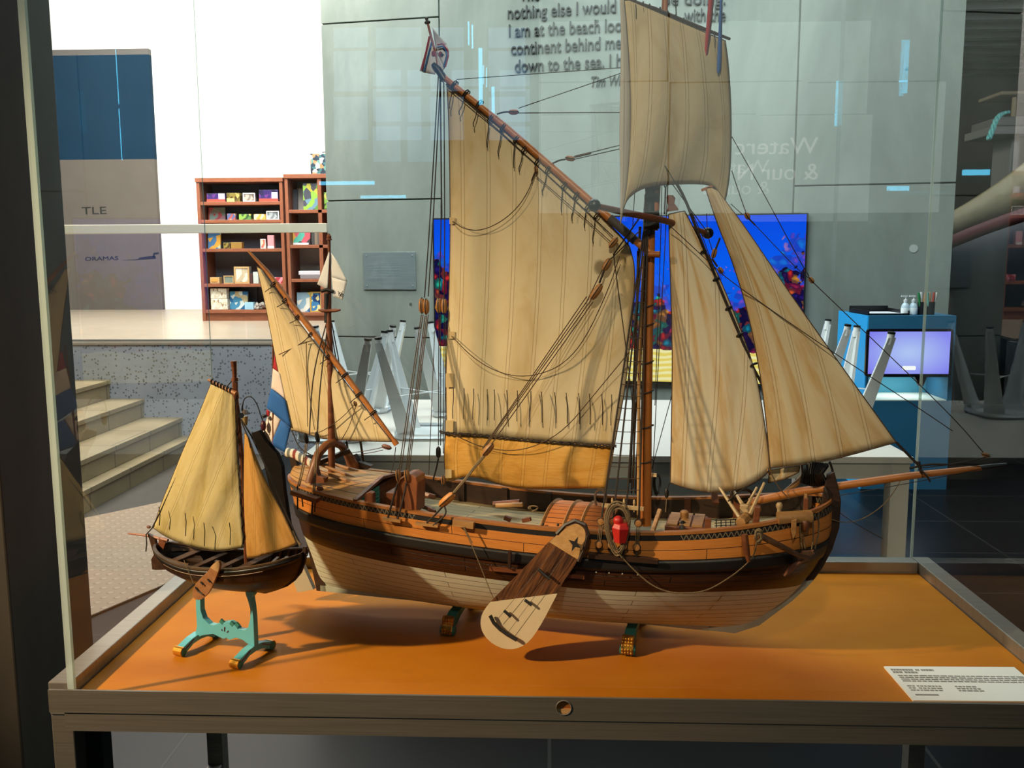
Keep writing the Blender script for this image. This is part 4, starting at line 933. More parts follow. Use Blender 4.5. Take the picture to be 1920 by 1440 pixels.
# red anchor buoy
red = plain('red_buoy', '#b4211f', .4, '#c92b26', 20)
by = MB(); c_ = S(1163, 1017, .170); by.lathe([(.001, 0), (.0125, .001), (.0185, .030), (.0140, .0385), (.001, .040)], c_, (.03, 0, 1), 6)
bo = sp_('buoy', by, red, None, 'red six sided anchor buoy', bevel=.0008)
sp_('buoy_head', MB().ball(S(1159, 976, .170), .0098, 14), red, bo, smooth=True)
# windlass with handspikes, bow fittings
wl = sp_('windlass', MB().lathe([(.010, -.05), (.013, -.02), (.011, .02), (.013, .05), (.009, .07)], S(1402, 968, .06), (.25, 1, 0), 8), oak, bevel=.001)
wd2 = MB()
for x, y, v in ((1395, 955, .07), (1398, 972, .075), (1408, 985, .085)): wd2.box(tuple(S(x-8, y+8, v)-Vector((0, .006, 0))), tuple(S(x+9, y-9, v)+Vector((0, .006, 0))))
sp_('windlass_head', wd2, palewood, wl, bevel=.002)
for a, b, va, vb in (((1393, 980), (1349, 914), .10, .06), ((1392, 946), (1377, 922), .02, -.02), ((1402, 947), (1419, 914), .02, -.01), ((1406, 964), (1433, 905), .09, .05)):
    sp_('handspike', MB().tube([S(*a, va), S(*b, vb)], [.0042, .0026], 6), palewood, wl)
sp_('windlass_bitt', MB().bar(S(1415, 996, .10), S(1421, 948, .10), .016, .012), teak, bevel=.002); sp_('windlass_bitt', MB().bar(S(1342, 945, -.09), S(1334, 896, -.13), .012, .012), teak)
bh2 = sp_('bow_beam', MB().tube([S(1458, 972, .105), S(1480, 970, .10), S(1520, 968, .085)], [.013, .012, .013], 8), oak, smooth=True)
sp_('bow_bitt', MB().box(tuple(S(1506, 962, .05)), tuple(S(1516, 935, .05)+Vector((0, .016, 0)))), teak, bevel=.001)
sp_('bow_bitt', MB().box(tuple(S(1506, 935, .05)-Vector((-.002, -.003, 0))), tuple(S(1514, 928, .05)+Vector((0, .012, 0)))), oak, bevel=.001)
sp_('timber_head', MB().lathe([(.005, -.03), (.004, 0), (.006, .004), (.0065, .009), (.004, .013)], S(1461, 955, .08), (0, 0, 1), 8), palewood, smooth=True)
sp_('bow_cheek', MB().prism(SP(((1484, 976), (1494, 974), (1493, 1002), (1487, 1012), (1483, 995)), .112), (0, .012, 0)), oak, bevel=.001)
sp_('bow_lantern', MB().lathe([(.004, 0), (.008, .004), (.009, .018), (.006, .022)], S(1509, 996, .095), (0, 0, 1), 10), wood('lantern_wood', '#5a2f18', '#7a4a28', (30, 30, 5)), smooth=True)
fd = MB()
for i in range(9):
    x = 1503+i*5.2; fd.tube([S(x+4, 868+abs(i-4), .01-.002*i), S(1522+(x-1522)*.72, 888, .014), S(x+2, 910-abs(i-4)*1.3, .012-.002*i)], .0062, 7)
sp_('rope_fender', fd, plain('black_gloss', '#0d0b0b', .22), None, 'glossy black rope fender on the stem', smooth=True)
sp_('stem_hook', MB().tube([S(1555, 865, 0), S(1558, 872, 0), S(1563, 890, 0)], .0026, 6), blackwood); sp_('catted_spar', MB().tube([S(1470, 925, -.06), S(1500, 900, -.06), S(1506, 893, -.06)], .006, 6), oak)
# anchor lashed at the bow
an = sp_('anchor', MB().tube([S(1425, 1004, .155), S(1460, 1022, .150), S(1495, 1040, .120), S(1515, 1046, .105)], [.0062, .0058, .0050, .0045], 8), wood('anchor_wood', '#52341f', '#6e4a2f', (10, 20, 20)), smooth=True)
sp_('anchor_stock', MB().tube([S(1396, 1002, .158), S(1399, 1030, .160), S(1404, 1053, .160)], [.0066, .0070, .0035], 8), teak, an, smooth=True)
sp_('anchor_fluke', MB().prism(SP(((1494, 1046), (1504, 1032), (1526, 1030), (1524, 1037), (1498, 1054)), .098), (0, -.006, 0)), wood('fluke_wood', '#7a4f34', '#92664a', (20, 20, 20)), an, bevel=.001)
sp_('anchor_arm', MB().tube([S(1526, 1036, .095), S(1500, 1052, .10), S(1488, 1062, .10), S(1470, 1080, .105)], [.003, .0058, .0062, .0025], 6), teak, an, smooth=True)
for q in (((1500, 958, .09), (1500, 1000, .10), (1504, 1030, .10)), ((1524, 962, .085), (1526, 1000, .085), (1522, 1030, .095)), ((1534, 965, .075), (1537, 990, .07), (1528, 1030, .09)), ((1505, 1002, .1), (1510, 1030, .098))): rope('anchor_lashing', q, .0013, tan_rope)
rope('anchor_lashing', [(1416, 1010, .160), (1424, 998, .164), (1430, 1010, .162), (1420, 1016, .162)], .0028, tan_rope)
for x0, y0 in ((1516, 1058), (1512, 1064), (1505, 1075), (1511, 1076)): sp_('draught_mark', MB().bar(S(x0, y0, .01), S(x0+4, y0-1, .01), .002, .0012), plain('mark_white', '#d9d0c0', .6))
for x in (1118, 1142, 1167, 1196): sp_('bolt_head', MB().ball(S(x, 1073+(x-1118)*.06, .158), .0016, 6), plain('bolt_grey', '#b8b4ae', .4))
# far bulwark timbers, deck clutter
for u_ in [-.33+i*.105 for i in range(8)]:
    t = u_/SL; p = HS.pt(t, sR(t), -1); sp_('bulwark_post', MB().box((u_-.007, p.y-.016, sR(t)-.048), (u_+.007, p.y-.009, sR(t)+.001)), darkwood if u_ < .2 else teak)
sp_('deck_log', MB().tube([S(925, 945, -.06), S(975, 941, -.06)], .006, 8), teak, smooth=True); sp_('deck_log', MB().tube([S(930, 948, -.05), S(980, 946, -.05)], .005, 8), oak, smooth=True)
for a, b in (((946, 970), (958, 975)), ((980, 976), (995, 973))): sp_('deck_chock', MB().bar(S(*a, .06), S(*b, .06), .010, .008), teak)
sp_('deck_clutter', MB().tube([S(775, 944, .02), S(800, 952, .04), S(815, 960, .06)], .005, 6).tube([S(760, 962, .09), S(800, 967, .10)], .004, 6).tube([S(790, 925, -.05), S(815, 932, -.04)], .006, 6), teak, smooth=True)
# arch over the tiller and stern furniture
aP = [S(x, y, v) for x, y, v in ((582, 905, .09), (588, 880, .085), (596, 852, .07), (612, 834, .04), (625, 829, .01), (638, 834, -.02), (650, 848, -.05), (660, 868, -.08), (668, 885, -.10))]
ar = sp_('tiller_arch', MB().tube(aP, [.012, .010, .0095, .0095, .0095, .0095, .010, .013, .016], 8), wood('arch_wood', '#6b3d22', '#8a5635', (15, 15, 15)), smooth=True)
sp_('arch_foot', MB().prism(SP(((572, 906), (582, 880), (592, 878), (596, 892), (610, 897), (608, 906)), .092), (0, .016, 0)), teak, ar, bevel=.001); sp_('arch_foot', MB().prism(SP(((644, 880), (648, 868), (664, 852), (672, 866), (696, 874), (690, 880)), -.09), (0, .016, 0)), darkwood, ar, bevel=.001)
sp_('tiller_beam', MB().bar(S(596, 868, .03), S(655, 845, -.03), .010, .010), darkwood)
for a, b, v in (((603, 872), (695, 907), .02), ((596, 883), (690, 914), .05), ((610, 866), (705, 893), -.03)): sp_('deck_spar', MB().tube([S(*a, v), S(*b, v)], [.0036, .0042], 7), wood('spar_worn', '#8a5c34', '#a97a4c', (4, 30, 30)), smooth=True)
sp_('timber_head', MB().ball(S(695, 905, .02), .005, 8, (1.3, .8, .9)), oak, smooth=True); sp_('timber_head', MB().ball(S(600, 916, .115), .007, 8, (1.3, .8, .8)), teak, smooth=True)
# stern lantern on its curved iron arm
ln = sp_('stern_lantern', MB().lathe([(.0045, 0), (.0068, .016), (.0075, .0195), (.0075, .021)], S(460, 797, 0), (0, 0, 1), 10), plain('lantern_amber', '#a08a5c', .4, '#7d6a42', 60), smooth=True)
sp_('lantern_roof', MB().lathe([(.0125, 0), (.0122, .001), (.0075, .0045), (.005, .009), (.0015, .011)], S(460, 776, 0), (0, 0, 1), 12), plain('lantern_roof', '#4a3b30', .5), ln, 'dark lantern roof', smooth=True)
sp_('lantern_arm', MB().tube(SP(smooth_([(455, 772), (455, 758), (458, 748), (465, 743), (474, 745), (483, 760), (489, 778), (494, 795), (497, 812)], 1), 0), .0013, 5), iron, ln, smooth=True)
sp_('lantern_hook', MB().tube(SP(((454, 771), (454, 762), (456, 757)), 0), .0016, 5), iron, ln)
sp_('rudder_knob', MB().ball(S(494, 798, 0), .011, 10, (.6, .6, 1.15)), plain('oxblood', '#4a1220', .4), rd, 'oxblood red carved rudder head', smooth=True); sp_('rudder_cap', MB().ball(S(496, 780, 0), .006, 10, (1, 1, .8)), blackwood, rd, smooth=True)
# flags
red_c, blue_c, white_c = plain('flag_red', '#a8222c', .8), plain('flag_blue', '#1a559f', .8, '#2462ab', 10), plain('flag_white', '#dcc9c0', .8, '#e8dad2', 8)
spard('ensign_staff', [S(513, 860, -.008), S(512, 760, -.008), S(512, 652, -.008)], [.003, .0026, .0022], teak)
sp_('finial', MB().ball(S(512, 648, -.008), .004, 8, (1, 1, 1.3)), teak)
fg = MB()
def quad(mb, P, v0, v1, mi, n=6, amp=.004, m_=S):
    G = []
    for j in range(n+1):
        f = j/n; a = (P[0][0]+(P[3][0]-P[0][0])*f, P[0][1]+(P[3][1]-P[0][1])*f); b = (P[1][0]+(P[2][0]-P[1][0])*f, P[1][1]+(P[2][1]-P[1][1])*f); row = []
        for i in range(n+1):
            k = i/n; row.append(m_(a[0]+(b[0]-a[0])*k, a[1]+(b[1]-a[1])*k, v0+(v1-v0)*k+amp*math.sin(math.pi*k)*math.cos(2*f)))
        G.append(row)
    mb.grid(G, mi)
quad(fg, ((515, 660), (521, 668), (525, 700), (512, 691)), -.004, .004, 0); quad(fg, ((512, 691), (525, 700), (535, 750), (508.5, 728)), -.004, .006, 2); quad(fg, ((508.5, 728), (535, 750), (546, 803), (500, 764)), -.004, .008, 1)
quad(fg, ((500, 768), (506, 771), (504, 780), (499, 781)), -.014, -.010, 0); quad(fg, ((505.5, 770), (527, 788), (507, 834), (489, 821)), -.014, -.006, 2); quad(fg, ((527, 788), (545, 803), (534, 848), (507, 834)), -.006, .0, 1)
sp_('ensign', fg, [red_c, blue_c, white_c], None, 'red, white and blue ensign at the stern', smooth=True, solid=.0008)
fp = MB()
quad(fp, ((811, 52), (822, 66), (838, 82), (818, 96)), .010, .02, 2); quad(fp, ((838, 82), (842, 97), (834, 128), (818, 96)), .02, .018, 2); quad(fp, ((818, 96), (834, 128), (828, 136), (821, 122)), .014, .012, 2)
quad(fp, ((807, 66), (810, 76), (797, 136), (787, 133)), .004, .008, 2); quad(fp, ((808, 72), (820, 110), (816, 140), (793, 136)), .006, .010, 2)
pf = sp_('peak_flag', fp, [red_c, blue_c, plain('flag_pale', '#cfd0d6', .8)], None, 'small white flag with red and blue borders at the gaff end', smooth=True, solid=.0008)
bd = MB()
for dx, mi in ((0, 0), (5, 1)): bd.tube([S(805+dx*1.1, 68+dx*1.5, .012), S(798+dx, 100+dx*.5, .012), S(790+dx, 131+dx*.4, .013)], .0017, 4, mi=mi)
for dx, mi in ((0, 0), (3.5, 1)): bd.tube([S(820, 84+dx*1.3, .026), S(830-dx*.2, 82+dx*1.4, .027), S(839-dx, 94, .027), S(841-dx, 104, .026), S(835-dx, 126, .024)], .0016, 4, mi=mi)
sp_('flag_border', bd, [plain('border_rose', '#a8455c', .8), plain('border_blue', '#2f6aa8', .8)], pf)
sp_('flag_badge', MB().ball(S(828, 101, .020), .007, 10, (1, .12, .9)).ball(S(813, 100, .014), .005, 10, (1, .12, 1.1)), plain('badge_red', '#7c1a20', .8), pf, 'dark red badge')
sp_('flag_star', MB().prism([S(829+(4, 1.6)[i % 2]*math.cos(math.pi*i/4), 102+(4, 1.6)[i % 2]*math.sin(math.pi*i/4), .0225) for i in range(8)], (0, -.0008, 0)), plain('badge_black', '#101015', .8), pf)
mpn = MB(); quad(mpn, ((617, 472), (618, 478), (614, 543), (595, 533)), .0, .004, 0, amp=.002); quad(mpn, ((621, 474), (634, 492), (651, 528), (622, 520)), .0, .006, 0); quad(mpn, ((622, 520), (651, 528), (642, 562), (625, 556)), .0, .006, 0)
mp_ = sp_('mizzen_pennant', mpn, plain('pennant_white', '#d3d3d4', .8), None, 'white pennant at the mizzen masthead', smooth=True, solid=.0008)
gl = MB().tube([S(x, y, .0105) for x, y in ((643, 545), (637, 558))], .0007, 4)
gl.tube([S(638+3.2*math.cos(a), 552+3*math.sin(a), .0105) for a in [math.pi*.3+i*math.pi*1.5/10 for i in range(11)]], .0007, 4).tube([S(641+2.6*math.cos(a), 553+2.4*math.sin(a), .0105) for a in [i*2*math.pi/10 for i in range(11)]], .0007, 4).tube([S(634, 546, .0105), S(640, 556, .0105)], .0007, 4)
sp_('pennant_mark', gl, black, mp_, 'black monogram on the pennant')
def streamer(name, P, mt, lab):
    G = []
    for x, y, w, v in P: G.append([Yp(x-w/2, y, v), Yp(x, y, v+.002), Yp(x+w/2, y, v)])
    sp_(name, MB().grid(G), mt, None, lab, smooth=True, solid=.0008)
streamer('red_streamer', [(1335, -20, 11, .045), (1333, 5, 10, .047), (1331, 30, 10, .048), (1328, 60, 9, .047), (1325, 90, 7, .046), (1324, 105, 5, .045), (1323, 122, 1, .045)], red_c, 'narrow red streamer before the topsail')
streamer('blue_streamer', [(1353, -20, 5, .045), (1352, 5, 5, .047), (1351, 40, 6, .048), (1350, 75, 7, .047), (1349, 110, 8, .046), (1348, 130, 8, .046), (1347, 139, 1, .046)], plain('streamer_blue', '#2b5fae', .8), 'narrow blue streamer before the topsail')
rope('streamer_line', [(1265, -8, .02), (1268, 15, .02), (1269, 85, .02)], .0012)

# ---------------------------------------------------------------- cradle of the large ship: two scrolled trestles
teal_d = plain('dark_teal', '#2f7a70', .4)
def trestle(u_):
    t = thing('ship_cradle', 'x', 'stand', SH.l2w((u_, 0, 0)), SH.th, 'scrolled cradles under the large ship')
    mb = MB()
    pr_ = [(-.083, .004), (-.060, .014), (-.03, .024), (0, .028), (.03, .024), (.060, .014), (.083, .004), (.075, .030), (.05, .038), (.0, .0405), (-.05, .038), (-.075, .030)]
    mb.prism([(-.011, y, z) for y, z in pr_], (.022, 0, 0)); link('cradle_beam', mb, teal_d, t, bevel=.001)
    for s in (1, -1):
        link('scroll', MB().lathe([(.006, -.0165), (.0105, -.0155), (.0105, .0155), (.006, .0165)], (0, -s*.086, .0106), (1, 0, 0), 16), teal_d, t, smooth=True)
        P = [(-.0165, -s*(.083+a), b) for a, b in ((.012, .004), (.016, .012), (.012, .022), (.006, .030), (.005, .038), (-.004, .040), (-.002, .028), (.004, .018), (.006, .010))]
        g_ = link('gilded_face', MB().prism([(-.0125, y, z) for _, y, z in P], (.025, 0, 0)), gold, t, bevel=.001); g_['label'] = 'gilded scroll with a scale pattern'
        sc_ = MB()
        for r_ in range(5):
            for c_ in range(4): sc_.ball((-.009+c_*.006, -s*(.097-.0016*r_ if r_ > 1 else .099), .008+r_*.0065), .0032, 6, (1, .6, 1.2))
        link('scale_relief', sc_, gold, g_, smooth=True)
    return t
t1 = trestle(-.186); t1['label'] = 'teal and gold scrolled cradle under the stern half of the large ship'
t2 = trestle(.203); t2['label'] = 'teal and gold scrolled cradle under the bow half of the large ship'

# ================================================================ SMALL BOAT
BT = Frame((-.6561, 1.7786, .875), -.3346)
boat = thing('sailboat_model', 'small dark brown sailboat model with cream and tan sails on a turquoise stand', 'ship model', BT.o, BT.th)
def B(x, y, v=0): return BT.px(x, y, v)
def bp(name, mb, mt, parent=None, label=None, **k):
    o = link(name, mb, mt, parent or boat, **k)
    if label: o['label'] = label
    return o
def bR(t): return .0743+.0147*t+.025*t*t-.0035*t**3
BH = Hull(.1875, .063, .014, bR, [(.014, .09), (.022, .112), (.035, .138), (.045, .152), (.06, .169), (.09, .183), (.11, .187)], [(.014, -.07), (.03, -.132), (.05, -.162), (.1, -.184)], 3.2, 2.0, .55, .5, .75)
TB = tsteps(40)
b_brown = planked('boat_planking', '#24130a', '#3f2412', '#0a0503', 7, .4, .2, .02, .0012, 20)
bp('hull_planking', bandmesh(BH, lambda t: 0, None, 14, 0, TB), b_brown, None, 'dark brown clinker hull', smooth=True, solid=.0016)
bp('wale', bandmesh(BH, lambda t: .003, lambda t: .012, 2, .0028, TB), blackwood, None, 'black rubbing strake', smooth=True, solid=.002)
bp('gunwale', railcap(BH, TB[2:-1], .006, .0035), wood('gunwale_wood', '#3b2a1c', '#5d4630', (10, 30, 30)))
bp('wear_strip', MB().tube([BH.pt(t, bR(t)-.013, 1, .003) for t in [-.7+i*.05 for i in range(29)]], .0013, 5), wood('worn_strip', '#5b4026', '#8a683f', (10, 10, 10)), smooth=True)
bp('keel', MB().prism([(-.14, -.003, .027), (-.1, -.003, .018), (0, -.003, .011), (.06, -.003, .012), (.094, -.003, .018), (.117, -.003, .0235), (.145, -.003, .036), (.162, -.003, .049), (.178, -.003, .067), (.188, -.003, .09), (.193, -.003, .122), (.186, -.003, .122), (.180, -.003, .09), (.168, -.003, .067), (.15, -.003, .05), (.11, -.003, .03), (-.1, -.003, .026)], (0, .006, 0)), darkwood)
# floor, ribs and thwarts inside
G = []
for k in range(5):
    y = -1+k/2; row = []
    for i in range(21): t = -.8+1.65*i/20; p = BH.pt(t, bR(t)-.034, 1); row.append(Vector((p.x, y*max(0, abs(p.y)-.004), p.z)))
    G.append(row)
bp('bottom_boards', MB().grid(G), wood('bilge_wood', '#20140b', '#332115', (10, 30, 30)), solid=.002)
for t in (.35, .48, .6, .72, .83):
    for s in (1, -1): bp('rib', MB().tube([BH.pt(t, bR(t)-.001-.03*i/4, s, -.003) for i in range(5)], .0025, 5), teak)
for t, w in ((-.62, .02), (-.28, .014), (.05, .014), (.34, .018)):
    p = BH.pt(t, bR(t)-.008, 1); bp('thwart', MB().box((p.x-w/2, p.y+.004, bR(t)-.010), (p.x+w/2, -p.y-.004, bR(t)-.006)), wood('thwart_wood', '#3a2414', '#563820', (30, 4, 30), .9), bevel=.0008)
for t0, t1_ in ((-.9, -.3),):
    for s in (1, -1): bp('side_bench', MB().tube([BH.pt(t0+(t1_-t0)*i/6, bR(t0)-.014, s, -.011) for i in range(7)], .005, 4), wood('bench_wood', '#3f2a1a', '#5b4029', (4, 30, 30), .9))
for t in (.52, .66): bp('cross_timber', MB().bar(BH.pt(t, bR(t)-.02, 1, -.01), BH.pt(t+.1, bR(t)-.012, -1, -.02), .006, .005).bar(BH.pt(t+.1, bR(t)-.02, 1, -.01), BH.pt(t, bR(t)-.012, -1, -.02), .006, .005), wood('timber_wood', '#6a482c', '#8f6a43', (10, 10, 10)))
mst = bp('mast', MB().tube([B(463, 1062), B(455, 880), B(446, 770), B(443, 748)], [.0052, .0048, .0042, .004], 8), teak, smooth=True)
mk = MB().tube([B(443, 748), B(441, 735)], .0062, 8).tube([B(441, 735), B(440.5, 716)], .0055, 6).tube([B(440.3, 715), B(440, 708)], .0066, 8).tube([B(440, 708), B(439.3, 692), B(438, 677)], [.0042, .0048, .0062], 8)
bp('masthead', mk, teak, mst, smooth=True)
bp('mast_ring', MB().tube([B(452+.2*i, 779, .0065*math.cos(i)) for i in range(4)], .006, 6), blackwood, mst)
gf = bp('gaff', MB().tube([B(391, 712, .006), B(418, 726, .006), B(443, 738, .006)], [.0030, .0038, .0046], 8), wood('gaff_wood', '#8a5328', '#a86b38', (10, 10, 10)), smooth=True)
for i in range(7):
    f = i/7; c_ = B(397+41*f, 716+19*f, .006); bp('gaff_lashing', MB().tube([c_+Vector((.0005*a, .0050*math.cos(a), .0050*math.sin(a))) for a in [math.pi*i_/5 for i_ in range(10)]], .0011, 5, True), dark_rope, gf)
bp('halyard', MB().tube([B(424, 727, .006), B(434, 715, .004), B(436, 708, .002)], .0012, 5), dark_rope)
cvb1 = canvas('boat_main_canvas', '#d0bc84', '#dccb9c', '#bda463', 3.6, '#7d6532', fold=.3, jit=.01, trans=.2, sw=.02, taper=.73); cvb2 = canvas('boat_fore_canvas', '#cd9750', '#d8a660', '#b8823a', 2.6, '#7d5522', fold=.35, jit=.01, trans=.2, sw=.03, taper=.9)
bms, Gq = sail('mainsail', [(396, 719), (418, 730), (440, 742)], [(288, 990), (310, 1006), (345, 1021), (385, 1032), (420, 1034), (458, 1026)], [(396, 719), (372, 780), (345, 840), (325, 890), (300, 950), (288, 990)], [(440, 742), (444, 800), (448, 880), (453, 960), (458, 1026)], cvb1, B, .004, .012, .0022, (2.0, 1.5), root=boat, rope=.001, label='cream cotton mainsail')
bfs, Gp = sail('foresail', [(459, 812), (463, 815), (467, 822)], [(459, 1046), (475, 1047), (500, 1040), (530, 1032), (557, 1020)], [(459, 812), (457, 900), (458, 980), (459, 1046)], [(467, 822), (485, 872), (510, 925), (535, 970), (557, 1020)], cvb2, B, .003, .008, .0012, (1.4, 1), nx=20, root=boat, rope=.001, label='tan foresail')
for (x0, y0, y1) in ((347, 962, 1005), (382, 980, 1024), (430, 980, 1022), (298, 950, 985)): bp('reef_point', MB().tube([B(x0, y0, .022), B(x0+2, y0+16, .023), B(x0+1, y1, .020)], .0009, 5), dark_rope, bms)
bp('leech_lacing', MB().tube([B(x+1.5*math.sin(i*1.9), y, .006) for i, (x, y) in enumerate(poly_at([(442, 745), (446, 830), (451, 930), (457, 1020)], 36))], .0013, 4), dark_rope, bms)
bp('forestay', MB().tube([B(452, 786), B(470, 815), B(500, 878), B(535, 960), B(562, 1018)], .0016, 5), dark_rope); bp('shroud', MB().tube([B(452, 790), B(466, 822, .01), B(470, 840, .01)], .0014, 5), dark_rope)
bp('bow_tackle', MB().tube([B(548, 995), B(556, 1012), B(564, 1022)], .003, 6), tan_rope); bp('stem_iron', MB().tube([B(566, 1036), B(577, 1040)], .002, 5), iron)
bp('tiller', MB().tube([B(240, 1000), B(275, 1004), B(315, 1013)], [.0018, .0028, .0034], 7), wood('tiller_wood', '#84431f', '#a25c30', (10, 10, 10)), smooth=True)
rdp = [B(x, y, .003) for x, y in ((276, 1000), (290, 1008), (298, 1050), (318, 1068), (292, 1069), (285, 1068), (283, 1049), (288, 1040))]
bp('rudder', MB().prism(rdp, (0, .006, 0)), wood('rudder_wood', '#2c1a0f', '#4a2d1a', (30, 30, 30)), None, bevel=.0008)
bp('rudder_head', MB().ball(B(279, 988), .0045, 8, (1.2, .8, .8)), teak); bp('sheet', MB().tube([B(290, 985, .004), B(274, 1002, .006), B(275, 1020, .008), B(273.5, 1034, .008)], .0014, 5), dark_rope); bp('sheet', MB().tube([B(330, 895, .006), B(300, 960, .006), B(284, 992, .004)], .0012, 5), dark_rope)
bp('stern_knee', MB().prism([B(x, y, .003) for x, y in ((298, 1008), (310, 1018), (306, 1030), (296, 1028))], (0, .006, 0)), teak)
slb = smooth_([(402, 1056), (409, 1051), (413, 1056), (412, 1066), (404, 1085), (396, 1104), (387, 1117), (375, 1126), (364, 1124), (360, 1113), (364, 1098), (374, 1086), (388, 1073), (396, 1062), (402, 1056)], 1)[:-1]
bl = bp('leeboard', MB().prism([B(x, y, .074) for x, y in slb], (0, .005, 0)), wood('small_leeboard', '#8c5a35', '#a8744a', (20, 20, 50)), None, 'red brown leeboard', bevel=.0008)
bp('leeboard_cap', MB().prism([B(x, y, .0745) for x, y in clip(slb, (392, 1062), (412, 1074), -1)], (0, -.0016, 0)), wood('small_pale', '#b98a58', '#cfa474', (20, 20, 50)), bl, 'pale wooden head')
for P in (((376, 1091), (381, 1097)), ((389, 1086), (394, 1092)), ((366, 1101), (372, 1109), (380, 1115))): bp('iron_strap', MB().tube([B(x, y, .0765) for x, y in P], .0016, 5), iron, bl)
bp('leeboard_line', MB().tube([B(345, 1050, .066), B(350, 1063, .07), B(363, 1094, .076)], .0008, 5), tan_rope)
# turquoise stand of the small boat
DS = Frame((-.673, 1.779, ZD), -.384)
stand = thing('boat_stand', 'turquoise carved stand with gold scroll feet under the small sailboat', 'stand', DS.o, DS.th)
def D(x, y, v=0): return DS.px(x, y, v)
turq = plain('turquoise_paint', '#66b8c4', .35, '#5aaebb', 6)
ol = [(367.5, 1106), (375, 1106), (375.6, 1134), (376, 1145), (381, 1160), (392.5, 1171), (401, 1172.5), (407.5, 1170), (414, 1168), (420, 1167), (430, 1166), (440, 1172), (446, 1180), (457.5, 1182), (465, 1176), (469, 1161), (469, 1142), (465, 1127), (460.6, 1115), (459.5, 1106), (474.5, 1106), (474, 1116), (470, 1121), (473, 1140), (475, 1161), (476, 1186), (477, 1212), (462.5, 1206), (455, 1200), (442.5, 1196), (430, 1200), (424, 1196), (419, 1198), (410, 1194), (400, 1189), (390, 1190), (381, 1191), (370, 1195), (366, 1188), (369, 1174), (368, 1155), (367, 1136)]
P3 = [D(x, y, .006) for x, y in ol]
link('stand_frame', MB().prism(P3, (0, .013, 0)), turq, stand, bevel=.0006)
for x, y in ((412, 1169), (431, 1173), (441, 1175)): link('carved_notch', MB().box(tuple(D(x, y, .0066)), tuple(D(x+6, y-6, .0066)+Vector((0, .004, 0))), R=Matrix.Rotation(.6, 3, 'Y')), teal_d, stand)
fl = MB()
for a, b in (((417, 1183), (415, 1180)), ((420.5, 1184), (421, 1176)), ((425, 1186), (428, 1183))): fl.tube([D(*a, .0068), D(*b, .0068)], [.0006, .0012], 5)
link('painted_flower', fl, plain('plum_paint', '#6a2530', .6), stand)
for cx_, lx in ((D(370, 1195).x, 0), (D(474, 1214).x, 1)):
    mb = MB(); pr_ = [(-.050, .003), (-.038, .007), (-.02, .016), (0, .018), (.02, .016), (.038, .007), (.050, .003), (.052, .018), (.040, .022), (.022, .028), (0, .031), (-.022, .028), (-.040, .022), (-.052, .018)]
    mb.prism([(cx_-.009, y, z) for y, z in pr_], (.018, 0, 0)); ft = link('foot_bar', mb, turq, stand, bevel=.0008)
    for s in (1, -1):
        link('scroll', MB().lathe([(.004, -.011), (.0085, -.010), (.0085, .010), (.004, .011)], (cx_, -s*.050, .0097), (1, 0, 0), 14), teal_d, ft, smooth=True)
        arc_ = [(-s*(.050+.0095*math.cos(a)), .0103+.0100*math.sin(a)) for a in [math.pi*(-.42+.95*i/9) for i in range(10)]]; arc2 = [(-s*(.050+.0080*math.cos(a)), .0103+.0085*math.sin(a)) for a in [math.pi*(.53-.95*i/9) for i in range(10)]]
        link('gilded_face', MB().prism([(cx_-.0105, y, z) for y, z in arc_+arc2], (.021, 0, 0)), plain('bright_gold', '#d9972f', .3, '#c07f22', 30, metal=.6), ft)['label'] = 'gilded scroll face'
        link('painted_line', MB().tube([(cx_+.0094, -s*.018, .026), (cx_+.0094, -s*.034, .018), (cx_+.0094, -s*.046, .013)], .0011, 5), plain('plum_line', '#7a3040', .6), ft)
# ================================================================ ON THE CONCRETE WALL
def W(x, y, v=0): return WALL.px(x, y, v)
letter_m = plain('letter_grey', '#232422', .5)
quote = thing('wall_lettering', 'raised dark grey quotation lettering on the concrete wall above the screen', 'lettering', WALL.l2w((W(1150, 90).x, 0, W(1150, 90).z)), WA)
qo = WALL.w2l(quote.location)
def text(name, s, p0, p1, cap, mt, parent, org, depth=.012, shear=0, y=-.0, fit=True):
    """letters standing off a wall: baseline from p0 to p1 (wall coordinates), capital height cap"""
    cu = bpy.data.curves.new(name, 'FONT'); cu.body = s; cu.size = 1; cu.extrude = .0; cu.resolution_u = 3; cu.shear = shear
    tmp = bpy.data.objects.new(name, cu); COL.objects.link(tmp); bpy.context.view_layer.update()
    me = bpy.data.meshes.new_from_object(tmp.evaluated_get(bpy.context.evaluated_depsgraph_get())); bpy.data.objects.remove(tmp)
    xs = [v.co.x for v in me.vertices]; w = max(xs)-min(xs); x0 = min(xs)
    kx = (Vector(p1)-Vector(p0)).length/w; kz = cap/.72; bm = bmesh.new(); bm.from_mesh(me)
    d = (Vector(p1)-Vector(p0)).normalized()
    r = bmesh.ops.extrude_face_region(bm, geom=bm.faces[:])
    top = [g for g in r['geom'] if isinstance(g, bmesh.types.BMVert)]; tops = set(top)
    for v in bm.verts:
        p = Vector(p0)+d*((v.co.x-x0)*kx)+Vector((0, 0, v.co.y*kz)); p.y = y-(depth if v in tops else 0); v.co = p-Vector(org)
    bmesh.ops.recalc_face_normals(bm, faces=bm.faces); bm.to_mesh(me); bm.free()
    me.name = name; me.materials.clear(); me.materials.append(mt); o = bpy.data.objects.new(name, me); COL.objects.link(o); o.parent = parent
    return o
CAPH = .098
